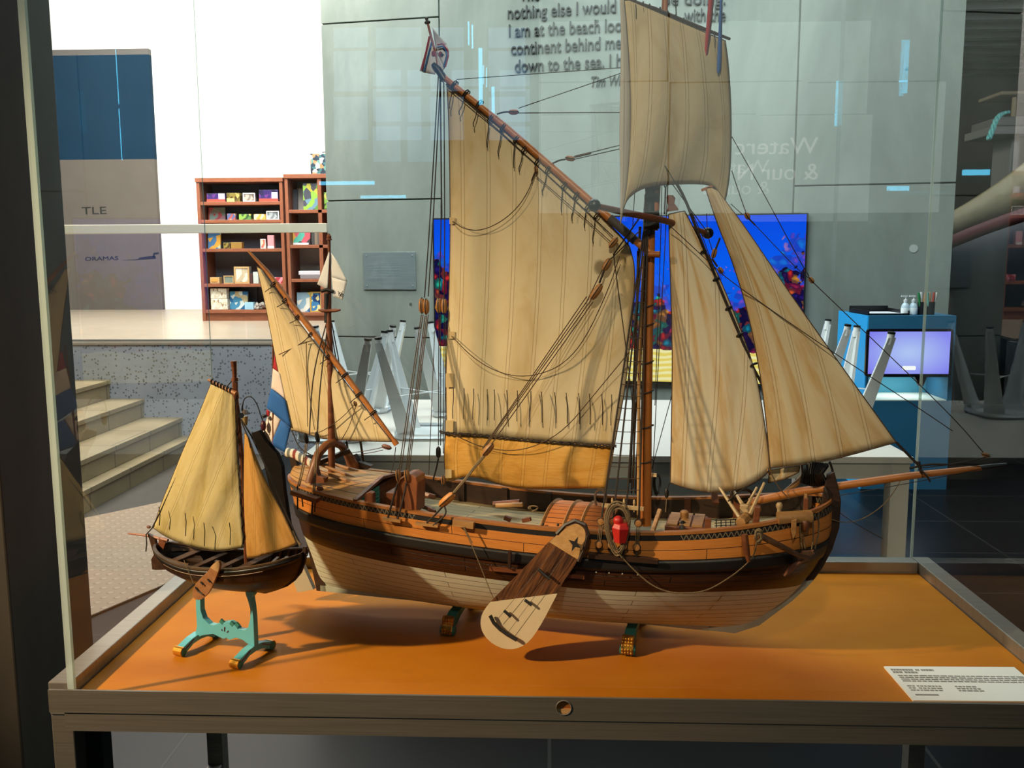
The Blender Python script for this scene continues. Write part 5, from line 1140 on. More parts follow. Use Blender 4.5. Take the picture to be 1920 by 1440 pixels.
for s, a, b in (("The", (975, 2), (1012, 1)), ("nothing else I would", (953, 36), (1155, 24)), ("be doing.", (1243, 10), (1360, 9)), ("I am at the beach loo", (955, 70), (1166, 59)), ("with the", (1283, 41), (1360, 40)),
                ("continent behind me", (959, 103), (1165, 91)), ("down to the sea. I h", (966, 136), (1166, 125))):
    text('text_line', s, W(*a), W(*b), CAPH, letter_m, quote, qo, .015, y=-.004)
text('signature', "Tim Wi", W(1109, 163), W(1165, 160), .08, letter_m, quote, qo, .012, .25, y=-.004)
# metal plaque
a, b = W(681, 473), W(781, 543)
plq = thing('wall_plaque', 'small brushed metal plaque with engraved lines on the concrete wall', 'plaque', WALL.l2w((a.x, 0, b.z)), WA)
link('plate', MB().box((0, -.012, 0), (b.x-a.x, -.004, a.z-b.z)), plain('plaque_metal', '#9fb0b4', .35, '#b9c6c8', 3, (1, 1, 30), metal=.7), plq, bevel=.001)
e_ = MB(); pw = b.x-a.x; ph = a.z-b.z
for r_ in range(6):
    x = pw*(.16+.02*(r_ % 2))
    while x < pw*(.75-.03*r_): n_ = x+random.uniform(.012, .03); e_.box((x, -.0126, ph*(.66-r_*.07)), (n_, -.0119, ph*(.66-r_*.07)+.004)); x = n_+.006
link('engraved_lines', e_, plain('engraved', '#7c8a8e', .6), plq)
for x, z in ((.03, ph-.03), (pw-.03, ph-.03), (.03, .03), (pw-.03, .03)): link('screw', MB().lathe([(.007, 0), (.006, .003)], (x, -.012, z), (0, -1, 0), 10), plain('screw_metal', '#cfd8da', .3, metal=.8), plq)
# video wall with the coral reef
a, b, c_ = W(813, 418, .05), W(1513, 395, .05), W(1040, 711, .05); zt_ = (a.z+b.z)/2
tv = thing('video_wall', 'wide wall screen showing a bright blue coral reef', 'screen', WALL.l2w((a.x, 0, c_.z)), WA)
tw, thh = b.x-a.x, zt_-c_.z
link('casing', MB().box((-.012, -.045, -.012), (tw+.012, -.003, thh+.012)), black, tv, bevel=.002)
def reef():
    mt, nt, ns, bs = newmat('reef_picture'); tc = nd(nt, 'ShaderNodeTexCoord'); sp = nd(nt, 'ShaderNodeSeparateXYZ'); uv = coords(nt, 'UV', (2.2, 1, 1)); nt.links.new(tc.outputs['UV'], sp.inputs[0]); y = sp.outputs[1]
    sea = ramp(nt, y, [(.2, lin('#0a2fb0')), (.45, lin('#0f5fe8')), (.7, lin('#0a62ff')), (1, lin('#0a4ff0'))])
    v = nd(nt, 'ShaderNodeTexVoronoi'); v.inputs['Scale'].default_value = 27; nt.links.new(mix(nt, .12, uv, nd_noise(nt, uv, 9)), v.inputs['Vector'])
    s = nd(nt, 'ShaderNodeSeparateXYZ'); nt.links.new(v.outputs['Color'], s.inputs[0])
    r = nt.nodes.new('ShaderNodeValToRGB'); r.color_ramp.interpolation = 'CONSTANT'; e = r.color_ramp.elements
    pal = ['#1a1340', '#d9302a', '#2a1a78', '#e8602a', '#3a1c6a', '#c02a5a', '#18a8c8', '#f0a030', '#151a58', '#2fc0a0']
    e[0].color = lin(pal[0]); e[1].position = .1; e[1].color = lin(pal[1])
    for i, c in enumerate(pal[2:]): x = e.new((i+2)/10); x.color = lin(c)
    nt.links.new(s.outputs[0], r.inputs[0])
    cell = mix(nt, ramp(nt, v.outputs['Distance'], [(.1, (1,1,1,1)), (.5, (.15,.15,.25,1))]), lin('#120c30'), r.outputs[0])
    big = noise(nt, uv, 2.6, 4, .6); edge_ = math_(nt, 'ADD', math_(nt, 'MULTIPLY', math_(nt, 'SUBTRACT', big, .5), 1.3), math_(nt, 'ADD', .40, math_(nt, 'MULTIPLY', math_(nt, 'ABSOLUTE', math_(nt, 'SUBTRACT', sp.outputs[0], .55)), .5)))
    isreef = math_(nt, 'LESS_THAN', y, edge_); far = math_(nt, 'LESS_THAN', math_(nt, 'ADD', y, math_(nt, 'MULTIPLY', v.outputs['Distance'], .16)), math_(nt, 'ADD', edge_, .22))
    pic = mix(nt, math_(nt, 'MULTIPLY', far, .8), sea, mix(nt, .6, cell, lin('#2250e8')))
    pic = mix(nt, isreef, pic, cell)
    sandw = nd(nt, 'ShaderNodeTexWave'); sandw.bands_direction = 'Y'; sandw.inputs['Scale'].default_value = 9; sandw.inputs['Distortion'].default_value = 3; nt.links.new(uv, sandw.inputs[0])
    sand = ramp(nt, sandw.outputs['Fac'], [(.3, lin('#f2d868')), (.7, lin('#fdf2b0'))])
    issand = math_(nt, 'LESS_THAN', y, math_(nt, 'ADD', .15, math_(nt, 'MULTIPLY', noise(nt, uv, 4), .09)))
    pic = mix(nt, issand, pic, sand)
    em = nd(nt, 'ShaderNodeEmission'); em.inputs[1].default_value = 1.0; nt.links.new(pic, em.inputs[0]); nt.links.new(em.outputs[0], ns['Material Output'].inputs[0]); return mt
def nd_noise(nt, vec, sc_):
    n = nd(nt, 'ShaderNodeTexNoise'); n.inputs['Scale'].default_value = sc_; nt.links.new(vec, n.inputs['Vector']); return n.outputs['Color']
link('picture', MB().add([(0, -.0455, 0), (tw, -.0455, 0), (tw, -.0455, thh), (0, -.0455, thh)], [(0, 1, 2, 3)], 0, [(0, 0), (1, 0), (1, 1), (0, 1)]), reef(), tv)
link('cable', MB().tube([W(1238, 712, .03)-WALL.w2l(tv.location), W(1250, 718, .02)-WALL.w2l(tv.location), W(1275, 724, .02)-WALL.w2l(tv.location)], .004, 5), black, tv)

# ================================================================ WHITE TABLE AND STOOLS
tfr = onZ(1713, 857, .75); tx1 = tfr.x; ty0 = tfr.y; tx0 = onZ(562, 857, .75).x; ty1 = 5.25
tb = thing('white_table', 'long white table behind the display case carrying upturned stools', 'table', ((tx0+tx1)/2, ty0, 0)); to = tb.location
def tp2(name, mb, mt, **k): mb.v = [tuple(Vector(p)-to) for p in mb.v]; return link(name, mb, mt, tb, **k)
tcream = plain('table_white', '#cbc6bd', .45)
tp2('tabletop', MB().box((tx0, ty0, .722), (tx1, ty1, .75)), tcream, bevel=.002)
tp2('apron', MB().box((tx0+.02, ty0+.012, .655), (tx1-.01, ty0+.04, .722)).box((tx0+.02, ty1-.04, .655), (tx1-.01, ty1-.012, .722)), tcream)
for x in (tx0+.02, tx1-.082):
    for y in (ty0+.010, ty1-.09): tp2('leg', MB().box((x, y, 0), (x+.075, y+.075, .72)), tcream, bevel=.002)
def make_stool():
    t = thing('metal_stool', 'x', 'stool', (0, 0, .75), 0, 'upturned white metal stools on the table')
    sb = MB(); Q = []
    for r_, z in ((.150, .0), (.158, .012), (.155, .03)): Q.append([(r_*(abs(math.cos(a))**.5)*(1 if math.cos(a) > 0 else -1), r_*(abs(math.sin(a))**.5)*(1 if math.sin(a) > 0 else -1), z) for a in [2*math.pi*i/32 for i in range(32)]])
    for i in (0, 1): 
        for k in range(32): sb.add([Q[i][k], Q[i][(k+1) % 32], Q[i+1][(k+1) % 32], Q[i+1][k]], [(0, 1, 2, 3)])
    sb.add([(x, y, .012) for x, y, z in Q[1]], [tuple(range(32))[::-1]]); link('seat', sb, white_metal, t, smooth=True, weld=True)
    for sx in (1, -1):
        for sy in (1, -1):
            mb = MB(); N = 8; ring_ = []
            for k in range(N+1):
                f = k/N; w = .052*(1-f)**1.1+.031; cx_, cy_ = sx*(.118+.085*f), sy*(.118+.085*f); z = .01+.435*f
                # folded sheet: two wings meeting at the outer corner, closing to a round foot
                dpt = w*(1-.15*f)
                ring_.append([(cx_+sx*.012, cy_+sy*.012, z), (cx_+sx*.008, cy_-sy*dpt*.8, z), (cx_-sx*.006, cy_-sy*dpt*.8, z), (cx_-sx*.010, cy_-sy*.010, z), (cx_-sx*dpt*.8, cy_-sy*.006, z), (cx_-sx*dpt*.8, cy_+sy*.008, z)])
            for k in range(N):
                for q in range(6): mb.add([ring_[k][q], ring_[k][(q+1) % 6], ring_[k+1][(q+1) % 6], ring_[k+1][q]], [(0, 1, 2, 3)])
            lg = link('leg', mb, white_metal, t, smooth=True, weld=True)
            ft = MB().tube([(sx*.194, sy*.194, .415), (sx*.199, sy*.199, .462)], .0165, 10); link('foot_sleeve', ft, plain('sleeve_white', '#eceeee', .3), lg, smooth=True)
            link('foot_cap', MB().tube([(sx*.199, sy*.199, .462), (sx*.2, sy*.2, .472)], .0172, 10), black, lg, smooth=True)
    link('brace', MB().bar((-.15, -.15, .20), (.15, .15, .20), .012, .004).bar((-.15, .15, .20), (.15, -.15, .20), .012, .004), white_metal, t)
    return t
def copy_tree(o, parent=None):
    c = o.copy(); COL.objects.link(c)
    if parent is not None: c.parent = parent
    for ch in list(o.children): copy_tree(ch, c)
    return c
stool0 = make_stool()
FT = .2; places = []
for (x, y), sx, rz, lab in (((690, 634), 1, 0, 'upturned white stool nearest the stern mast, leftmost in the front row on the table'), ((709, 632), -1, .05, 'upturned white stool between the stern mast and the big mainsail, front row'),
        ((737, 610), 1, .03, 'upturned white stool behind the leftmost one on the white table'), ((782, 613), -1, -.04, 'upturned white stool standing apart just left of the screen edge, back row'),
        ((1672, 622), 1, .06, 'upturned white stool whose leg crosses the tablet screen'), ((1590, 608), 1, -.05, 'upturned white stool with legs close before the blue kiosk edge, behind the nearest right one')):
    p = onZ(x, y, .75+.472); o = stool0 if not places else copy_tree(stool0); places.append(o)
    ca_, sa_ = math.cos(rz), math.sin(rz); ox, oy = sx*FT, -FT
    o.location = (p.x-(ox*ca_-oy*sa_), p.y-(ox*sa_+oy*ca_), .75); o.rotation_euler = (0, 0, rz); o['label'] = lab

# ================================================================ BLUE KIOSK
kA, kB = onZ(1613, 917, 0), onZ(1785, 919, 0); KY = kA.y; kx0, kx1 = kA.x, onY(1787, 700, KY).x
kz = onY(1700, 592, KY).z; kn1 = onY(1700, 707, KY).z; kn0 = onY(1700, 752, KY).z; KD = .62
kio = thing('blue_kiosk', 'tall blue activity kiosk with a white lined niche against the concrete wall', 'kiosk', ((kx0+kx1)/2, KY, 0)); ko = kio.location
def kp_(name, mb, mt, parent=None, **k): mb.v = [tuple(Vector(p)-ko) for p in mb.v]; return link(name, mb, mt, parent or kio, **k)
kblue = plain('kiosk_blue', '#2f6f92', .5, '#2b6a8c', 3); kbright = plain('kiosk_azure', '#2ab2ff', .5)
kb = MB().box((kx0+.004, KY, .0), (kx1, KY+KD, kn0)).box((kx0+.004, KY, kn1), (kx1, KY+KD, kz)).box((kx0+.004, KY+.36, kn0), (kx1, KY+KD, kn1)).box((kx1-.03, KY, kn0), (kx1, KY+.36, kn1)).box((kx0+.004, KY, kn0), (kx0+.02, KY+.36, kn1))
kp_('body', kb, kblue)
kp_('side_panel', MB().box((kx0-.004, KY+.001, 0), (kx0+.004, KY+KD, kz)), kbright)['label'] = 'bright azure side panel'
kp_('niche_shelf', MB().box((kx0+.022, KY+.004, kn0+.001), (kx1-.032, KY+.358, kn0+.008)), plain('shelf_white', '#e6ead8', .5))['label'] = 'white niche shelf'
kp_('niche_back', MB().box((kx0+.02, KY+.352, kn0+.009), (kx1-.03, KY+.3595, kn1-.001)), plain('niche_teal', '#4a93a8', .5))
lamp('kiosk_niche_light', 'AREA', ((kx0+kx1)/2, KY+.18, kn1-.006), ((kx0+kx1)/2, KY+.18, 0), 1.1, (.85, .95, 1), .4, .2)
# tablet on its arm
ta, tb2 = onY(1626, 617, KY-.05), onY(1783, 706, KY-.05)
tab = thing('tablet_screen', 'tablet with a glowing lavender screen and white button on the blue kiosk', 'tablet', ((ta.x+tb2.x)/2, KY-.03, (ta.z+tb2.z)/2)); tao = tab.location
def tq(name, mb, mt, **k): mb.v = [tuple(Vector(p)-tao) for p in mb.v]; return link(name, mb, mt, tab, **k)
def rrect(x0, x1, z0, z1, y, r):
    P = []
    for cx_, cz_, a0 in ((x1-r, z1-r, 0), (x0+r, z1-r, 90), (x0+r, z0+r, 180), (x1-r, z0+r, 270)):
        for i in range(6): a = math.radians(a0+i*18); P.append((cx_+r*math.cos(a), y, cz_+r*math.sin(a)))
    return P
tq('casing', MB().prism(rrect(ta.x, tb2.x, tb2.z, ta.z, KY-.05, .018), (0, .022, 0)), plain('tablet_black', '#17141c', .3))
def lav():
    mt, nt, ns, bs = newmat('lavender_screen'); uv = coords(nt, 'UV'); g = nd(nt, 'ShaderNodeTexGradient'); g.gradient_type = 'SPHERICAL'; mp = nd(nt, 'ShaderNodeMapping'); mp.inputs['Location'].default_value = (-.5, -.5, 0); nt.links.new(uv, mp.inputs[0]); nt.links.new(mp.outputs[0], g.inputs[0])
    em = nd(nt, 'ShaderNodeEmission'); em.inputs[1].default_value = 1.05; nt.links.new(ramp(nt, g.outputs[1], [(.3, lin('#8680fa')), (.95, lin('#b9ccff'))]), em.inputs[0]); nt.links.new(em.outputs[0], ns['Material Output'].inputs[0]); return mt
bx = .017
tq('display', MB().add([(ta.x+bx, KY-.0505, tb2.z+bx), (tb2.x-bx, KY-.0505, tb2.z+bx), (tb2.x-bx, KY-.0505, ta.z-bx), (ta.x+bx, KY-.0505, ta.z-bx)], [(0, 1, 2, 3)], 0, [(0, 0), (1, 0), (1, 1), (0, 1)]), lav())
ba, bb = onY(1692, 686, KY-.051), onY(1717, 694, KY-.051); tq('screen_button', MB().prism(rrect(ba.x, bb.x, bb.z, ba.z, KY-.0515, .009), (0, .001, 0)), emit('button_white', '#ffffff', 1.1))
ha, hb2 = onY(1716, 707, KY-.03), onY(1737, 724, KY-.03)
tq('mount', MB().prism([(ha.x, KY-.03, ha.z), (hb2.x, KY-.03, ha.z), (hb2.x-.02, KY-.03, hb2.z), (ha.x+.03, KY-.03, hb2.z)], (0, .028, 0)).box((ha.x, KY-.028, tb2.z+.02), (hb2.x, KY, tb2.z+.1)), plain('mount_brown', '#4a2f2a', .5))
# things on top of the kiosk
def top(x, y): return onZ(x, y, kz)
tA, tB, tC = onY(1577, 586, KY+.42), onY(1676, 588, KY+.12), onY(1620, 578, KY+.3)
tx0_, tx1_ = kx0+.02, kx0+.29
tray = thing('document_tray', 'black document tray with white paper on top of the blue kiosk', 'tray', ((tx0_+tx1_)/2, KY+.2, kz)); tro = tray.location
mb = MB().box((tx0_, KY+.06, kz), (tx1_, KY+.46, kz+.004))
for bx0, by0, bx1, by1, hh in ((tx0_, KY+.06, tx0_+.006, KY+.46, .03), (tx1_-.006, KY+.06, tx1_, KY+.46, .03), (tx0_, KY+.454, tx1_, KY+.46, .045), (tx0_, KY+.06, tx1_, KY+.066, .012)): mb.box((bx0, by0, kz), (bx1, by1, kz+hh))
mb.v = [tuple(Vector(p)-tro) for p in mb.v]; link('tray', mb, black, tray)
sheet = tag(link('paper_sheet', MB().box((tx0_+.045, KY+.075, kz+.004), (tx1_-.012, KY+.40, kz+.0065)), plain('sheet_white', '#dfe4ea', .8), loc=((tx0_+tx1_)/2, KY+.24, kz+.004)), 'sheet of white paper lying in the black tray on the kiosk', 'paper')
clearp = glass('clear_plastic', (.80, .88, .92, 1))
clearp2 = plain('soap_white', '#d3e2ec', .25, '#bccfda', 30)
def bottle(px_, lab):
    p = onY(px_, 585, KY+.10); t = thing('pump_bottle', lab, 'bottle', (p.x, KY+.10, kz), 0, 'pump bottles on the kiosk')
    link('body', MB().lathe([(.020, 0), (.027, .004), (.027, .055), (.020, .072), (.011, .082), (.011, .088)], (0, 0, 0), n=16), clearp2, t, smooth=True)
    link('label', MB().lathe([(.0273, .012), (.0276, .013), (.0276, .045), (.0273, .046)], (0, 0, 0), n=16), plain('bottle_label', '#f3f6f6', .6), t, smooth=True)
    link('pump', MB().lathe([(.013, .086), (.013, .102), (.005, .104), (.005, .122)], (0, 0, 0), n=12).box((-.03, -.006, .120), (.010, .006, .130)), white, t, smooth=False)
bottle(1697, 'white pump bottle on the kiosk beside the black tray'); bottle(1712, 'white pump bottle on the kiosk beside the black pen cups')
cups = []
for px_, lab in ((1728, 'black pen cup on the kiosk next to the pump bottles'), (1744, 'black pen cup at the right end of the kiosk top')):
    p = onY(px_, 585, KY+.12); c0_ = MB().lathe([(.027, 0), (.028, .086), (.0265, .086), (.0255, .004)], (0, 0, 0), n=16)
    o = link('pen_cup', c0_, plain('cup_black', '#16181c', .4), smooth=True); o.location = (p.x, KY+.12, kz); tag(o, lab, 'pen cup', 'pen cups on the kiosk'); cups.append(o)
pens = (('#2c8a4a', 'green'), ('#e8e8e4', 'white capped'), ('#d9792b', 'orange'), ('#5fb0c8', 'pale blue'), ('#7ab8a8', 'mint'), ('#c9a27a', 'tan'), ('#b04a3a', 'red'), ('#e0d8c8', 'cream'))
for i, (c, nm) in enumerate(pens):
    cup = cups[0 if i < 4 else 1].location; k = i % 4; a = (-.30, -.12, .12, .32)[k]
    t = thing('marker_pen', '%s marker pen standing in the %s black cup on the kiosk' % (nm, 'left' if i < 4 else 'right'), 'pen', cup+Vector((a*.03, -.008+.006*(k % 2), .006)), 0, 'marker pens in the cups')
    d_ = Vector((a*.55, -.05, 1)).normalized()
    link('barrel', MB().tube([(0, 0, 0), d_*.105], .0075, 8), plain('pen_%d' % i, c, .4), t, smooth=True); link('cap', MB().tube([d_*.105, d_*.145], [.0085, .0075], 8), plain('pen_cap_%d' % i, c if i != 1 else '#f4f4f0', .35), t, smooth=True)

# ================================================================ GALLERY PLATFORM: shelves, boards, rail
SY = 9.78
def G_(x, y, dy=0): return onY(x, y, SY+dy)
shelfwood = wood('shelf_wood', '#7b4630', '#95583c', (4, 30, 30)); shelfwood_v = wood('shelf_wood_upright', '#7b4630', '#95583c', (30, 30, 4))
shelfback = plain('shelf_back', '#6c6c76', .7); shelfback2 = plain('shelf_back_light', '#9a928a', .7)
def zpx(y, x=450): return G_(x, y).z
def bookcase(lab, x0, x1, ytop, levels, mid, ybot, dep=.38, back=None):
    a, b = G_(x0, 500).x, G_(x1, 500).x; zt = zpx(ytop, (x0+x1)/2); t = thing('bookcase', lab, 'bookcase', ((a+b)/2, SY, PZ)); o = t.location; w = .035
    def q(name, mb, mt, **k): mb.v = [tuple(Vector(p)-o) for p in mb.v]; return link(name, mb, mt, t, **k)
    q('side', MB().box((a, SY, PZ), (a+w, SY+dep, zt)), shelfwood_v, bevel=.003); q('side', MB().box((b-w, SY, PZ), (b, SY+dep, zt)), shelfwood_v, bevel=.003)
    q('top', MB().box((a-.008, SY-.01, zt-.045), (b+.008, SY+dep, zt)), shelfwood, bevel=.003)
    for y in levels: z = zpx(y, (x0+x1)/2); q('shelf', MB().box((a+w, SY+.004, z-.034), (b-w, SY+dep, z)), shelfwood, bevel=.002)
    q('plinth', MB().box((a+w, SY+.03, PZ), (b-w, SY+.06, zpx(levels[-1], (x0+x1)/2)-.034)), shelfwood)
    q('back', MB().box((a+w, SY+dep-.012, PZ), (b-w, SY+dep, zt-.045)), back or shelfback)
    if mid: m_ = G_(mid, 500).x; q('divider', MB().box((m_-.02, SY+.004, zpx(levels[-1])), (m_+.02, SY+dep-.012, zt-.045)), shelfwood_v)
    return a, b
bookcase('wooden bookcase of board games and gifts, the left of the two on the platform', 375, 535, 333, (378, 412, 466, 532, 581), None, 600)
bookcase('slightly taller wooden bookcase with a divider at the concrete wall edge', 539, 640, 326, (393, 459, 523, 586), 603, 600, back=shelfback2)
HD = .38
def item(name, lab, cat, x0, x1, y0, y1, mt, dep=.1, lean=0, dy=.05, group=None, frame=None, extra=None):
    """box-shaped goods standing on a shelf: seen from px x0..x1, top y0, standing at y1"""
    a, b = G_(x0, y1, dy), G_(x1, y0, dy); z0 = zpx(y1, (x0+x1)/2) if y1 > 300 else a.z
    o0 = Vector(((a.x+b.x)/2, SY+dy, z0)); w, h_ = (b.x-a.x)/2, b.z-a.z
    t = thing(name, lab, cat, o0, 0, group); R_ = Matrix.Rotation(lean, 3, 'X') if lean else None
    mb = MB().box((-w, 0, 0), (w, dep, h_)); 
    if R_: mb.v = [tuple(R_ @ Vector(p)) for p in mb.v]
    link('carton' if name in ('game_box', 'gift_box', 'toy_box') else 'body', mb, mt, t, bevel=.003)
    if frame:
        fm = MB(); f_ = min(w, h_/2)*.22
        for q in (((-w, -.006, 0), (-w+f_, .0, h_)), ((w-f_, -.006, 0), (w, .0, h_)), ((-w+f_, -.006, 0), (w-f_, 0, f_)), ((-w+f_, -.006, h_-f_), (w-f_, 0, h_))): fm.box(*q)
        if R_: fm.v = [tuple(R_ @ Vector(p)) for p in fm.v]
        link('border', fm, frame, t)
    if extra:
        for (u0, u1, v0, v1, m2, nm) in extra:
            e_ = MB().box((-w+2*w*u0, -.004, h_*v0), (-w+2*w*u1, 0.0005, h_*v1))
            if R_: e_.v = [tuple(R_ @ Vector(p)) for p in e_.v]
            link(nm, e_, m2, t)
    return t
pr = printed; wht = plain('print_white', '#eeeaf0', .5); lilac = plain('print_lilac', '#d9c8e8', .5); redp = plain('print_red', '#c2503f', .5)
navy = pr('navy_purple', ['#2b2450', '#3d2a6e', '#6a3a86', '#1d1a38'], 22); sea_ = pr('sea_print', ['#2d6aa0', '#4a90b8', '#d8e6e6', '#c8b890'], 20); olive = pr('olive_print', ['#6a5a2e', '#8a7a3a', '#4a3a24', '#b8a860'], 30)
green_p = pr('green_print', ['#5a8a4a', '#86b050', '#3d5a3a', '#c9c46a'], 26); pink_p = pr('pink_print', ['#c8a0a8', '#a8c0b8', '#d86a70', '#8ab0a0'], 22); tanp = plain('tan_box', '#c2a070', .6, '#ae8a5a', 8); darkp = plain('dark_cover', '#2a2830', .5); bluep = pr('blue_print', ['#2a5a98', '#3f80b8', '#e0d8a0', '#1d3f78'], 24)
item('game_box', 'purple and red game box at the left end of the top shelf', 'box', 388, 422, 362, 378, navy, .12, extra=((0, 1, 0, .32, redp, 'red_band'), (.64, .98, .3, 1, lilac, 'lilac_panel')))
item('gift_box', 'yellow and brown box second from left on the top shelf', 'box', 425, 449, 361, 378, olive, .1, extra=((.02, .6, 0, .4, plain('print_yellow', '#d8cc7a', .5), 'yellow_band'),))
item('framed_picture', 'white framed picture on the top shelf of the left bookcase', 'picture frame', 456, 478, 361, 378, pr('grey_print', ['#8a807a', '#b8aca0', '#6a5f5a'], 30), .04, frame=wht)
item('game_box', 'purple and red game box at the right end of the top shelf', 'box', 486, 521, 355, 378, navy, .12, extra=((0, 1, 0, .28, redp, 'red_band'), (.66, .98, .26, .8, lilac, 'lilac_panel')))
item('storage_box', 'dark box standing behind the right game box on the top shelf', 'box', 489, 524, 344, 378, darkp, .1, dy=.22)
item('picture_book', 'large pastel picture book on the second shelf', 'book', 391, 421, 387, 412, pink_p, .03, -.1, .16, extra=((0, .06, 0, 1, redp, 'spine'),))
item('gift_box', 'small red and blue box on the second shelf beside the pastel book', 'box', 426, 441, 400, 412, pr('redblue_print', ['#a85a5a', '#5a6a9a', '#c8a088'], 30), .06)
item('gift_box', 'green oblong box on the second shelf', 'box', 448, 470, 401, 412, green_p, .08)
item('gift_box', 'yellow box on the second shelf next to a white frame', 'box', 476, 498, 401, 412, pr('yellow_print', ['#d8a850', '#e8d8b0', '#c08a3a'], 26), .07)
item('framed_picture', 'white framed picture at the right end of the second shelf', 'picture frame', 500, 523, 395, 412, pr('grey_print2', ['#7a8288', '#a8b0b4', '#5f676c'], 30), .04, frame=wht)
item('picture_book', 'colourful book with a blue circle at the left of the third shelf', 'book', 390, 412, 436, 466, pr('circle_print', ['#b8c0a0', '#4a78a8', '#d8a040', '#c8d0b0'], 13), .03, -.1, .12)
item('gift_box', 'dark green and tan tin on the third shelf', 'box', 419, 431, 455, 466, olive, .08); item('gift_box', 'mustard coloured box on the third shelf', 'box', 433, 453, 454, 466, plain('mustard', '#a07a3a', .5, '#8a6a30', 20), .08)
item('framed_picture', 'small red picture on the third shelf', 'picture frame', 489, 498, 448, 466, pr('red_print', ['#c86a5a', '#e0c8b0', '#a84a48'], 30), .03, frame=wht); item('gift_box', 'pink narrow carton on the third shelf', 'box', 502, 513, 441, 466, plain('pink_carton', '#d89aa0', .5, '#c8808a', 8), .05, extra=((0, 1, 0, .18, wht, 'white_foot'),))
item('gift_box', 'tan open box with an orange item on the fourth shelf', 'box', 394, 411, 520, 532, tanp, .1, extra=((.15, .8, .3, .8, plain('orange_item', '#d8924a', .5), 'window'),)); item('gift_box', 'grey green display box on the fourth shelf', 'box', 420, 438, 517, 532, plain('greygreen', '#7f8a80', .5, '#6a756c', 20), .08, frame=tanp)
item('framed_picture', 'tan box with a ship picture on the fourth shelf', 'picture frame', 440, 467, 500, 532, pr('ship_print', ['#b8a890', '#d8d0c0', '#8f8a84'], 16), .08, frame=tanp); item('gift_box', 'dark bottle box on the fourth shelf', 'box', 468, 473, 513, 532, plain('dark_red_box', '#4a2a2a', .5), .05)
item('gift_box', 'pale glassware box on the fourth shelf', 'box', 475, 484, 510, 532, plain('pale_box', '#c8d0cc', .4, '#aeb8b4', 30), .06); item('toy_box', 'red and pink toy car box at the right of the fourth shelf', 'box', 512, 531, 520, 532, pr('redpink', ['#a83a40', '#e08a98', '#702a30'], 18), .1)
item('gift_box', 'white box with brown sketches, upper of two stacked on the bottom shelf', 'box', 395, 424, 541, 560, pr('sketch_print', ['#e0d8c8', '#cfc4b0', '#e8e2d6', '#a08a70'], 40), .1); item('gift_box', 'white box with brown sketches, lower of two stacked on the bottom shelf', 'box', 396, 426, 560.6, 581, pr('sketch_print2', ['#e0d8c8', '#cfc4b0', '#e8e2d6', '#a08a70'], 40), .1, dy=.045)
item('picture_book', 'sea blue book with a reef cover on the bottom shelf', 'book', 431, 463, 547, 581, sea_, .03, -.1, .1); item('picture_book', 'dark book leaning behind the sea blue one on the bottom shelf', 'book', 450, 481, 540, 581, darkp, .03, -.08, .22)
bg = item('gift_box', 'pale blue bag on the bottom shelf before the dark book', 'bag', 459, 475, 567, 581, plain('bag_blue', '#8fb8d0', .7), .06, dy=.03)
tag(link('pebble_pile', (lambda m: [m.ball((random.uniform(0, .13), random.uniform(0, .08), .015+random.uniform(0, .05)), random.uniform(.012, .022), 7) for _ in range(40)] and m)(MB()), plain('pebble', '#c8c4be', .5, '#8f8a86', 40), smooth=True), 'heap of white and grey pebbles on the bottom shelf', 'pebbles')
pb = bpy.data.objects['pebble_pile']; pb['kind'] = 'stuff'; pp = G_(472, 581, .06); pb.location = (pp.x, SY+.06, zpx(581, 450))
item('picture_book', 'dark book leaning at the left of the tall bookcase top shelf', 'book', 545, 556, 352, 393, darkp, .03, -.16, .16); item('picture_book', 'grey book behind the green toy carton', 'book', 556, 576, 350, 393, plain('grey_book', '#9a9490', .6), .03, -.1, .2)
item('toy_box', 'green and yellow toy carton on the tall bookcase top shelf', 'box', 569, 598, 343, 393, pr('toy_print', ['#5a8a3a', '#8ab84a', '#4a4a58', '#6a8aa0', '#b8b04a'], 15), .06)
item('gift_box', 'small green and white box right of the divider, top shelf of the tall bookcase', 'box', 608, 616, 360, 393, green_p, .06)
item('picture_book', 'dark book with a rainbow coloured turtle on the cover', 'book', 549, 581, 429, 459, pr('turtle_print', ['#3a3438', '#58b0a0', '#d8a848', '#c85a68', '#3a3438', '#48403f'], 11), .03, -.08, .1, extra=((.02, .9, .02, .14, wht, 'title_band'),))
for i, (a, b, c, nm) in enumerate(((585, 590, '#3a3a3c', 'black'), (590, 595, '#7a6a5c', 'brown'), (595, 600, '#54504e', 'charcoal'))): item('ring_binder', '%s spine of the three binders beside the turtle book' % nm, 'binder', a, b-.3, 427, 459, plain('binder_%d' % i, c, .6), .2, dy=.05, group='binders on the tall bookcase')
item('gift_box', 'pale flat box, upper of two on the third shelf of the tall bookcase', 'box', 560, 600, 508, 515.5, plain('flat_pale', '#c9c6d2', .5), .2, dy=.06)
item('gift_box', 'grey flat box, lower of two on the third shelf of the tall bookcase', 'box', 563, 600, 515.8, 523, plain('flat_grey', '#7f7a80', .5), .2, dy=.06)
item('picture_book', 'blue book with a white bird on the tall bookcase bottom shelf', 'book', 557, 580, 549, 586, pr('bird_print', ['#3a6aa0', '#8fb0c8', '#e0e0d8', '#d8c878'], 12), .03, -.08, .1); item('picture_book', 'blue and gold framed book on the tall bookcase bottom shelf', 'book', 582, 602, 548, 586, bluep, .03, -.08, .1, frame=plain('book_gold', '#c2a050', .5))
zt = zpx(326, 588); cA, cB = onY(582, 325, SY+.1), onY(617, 284, SY+.1)
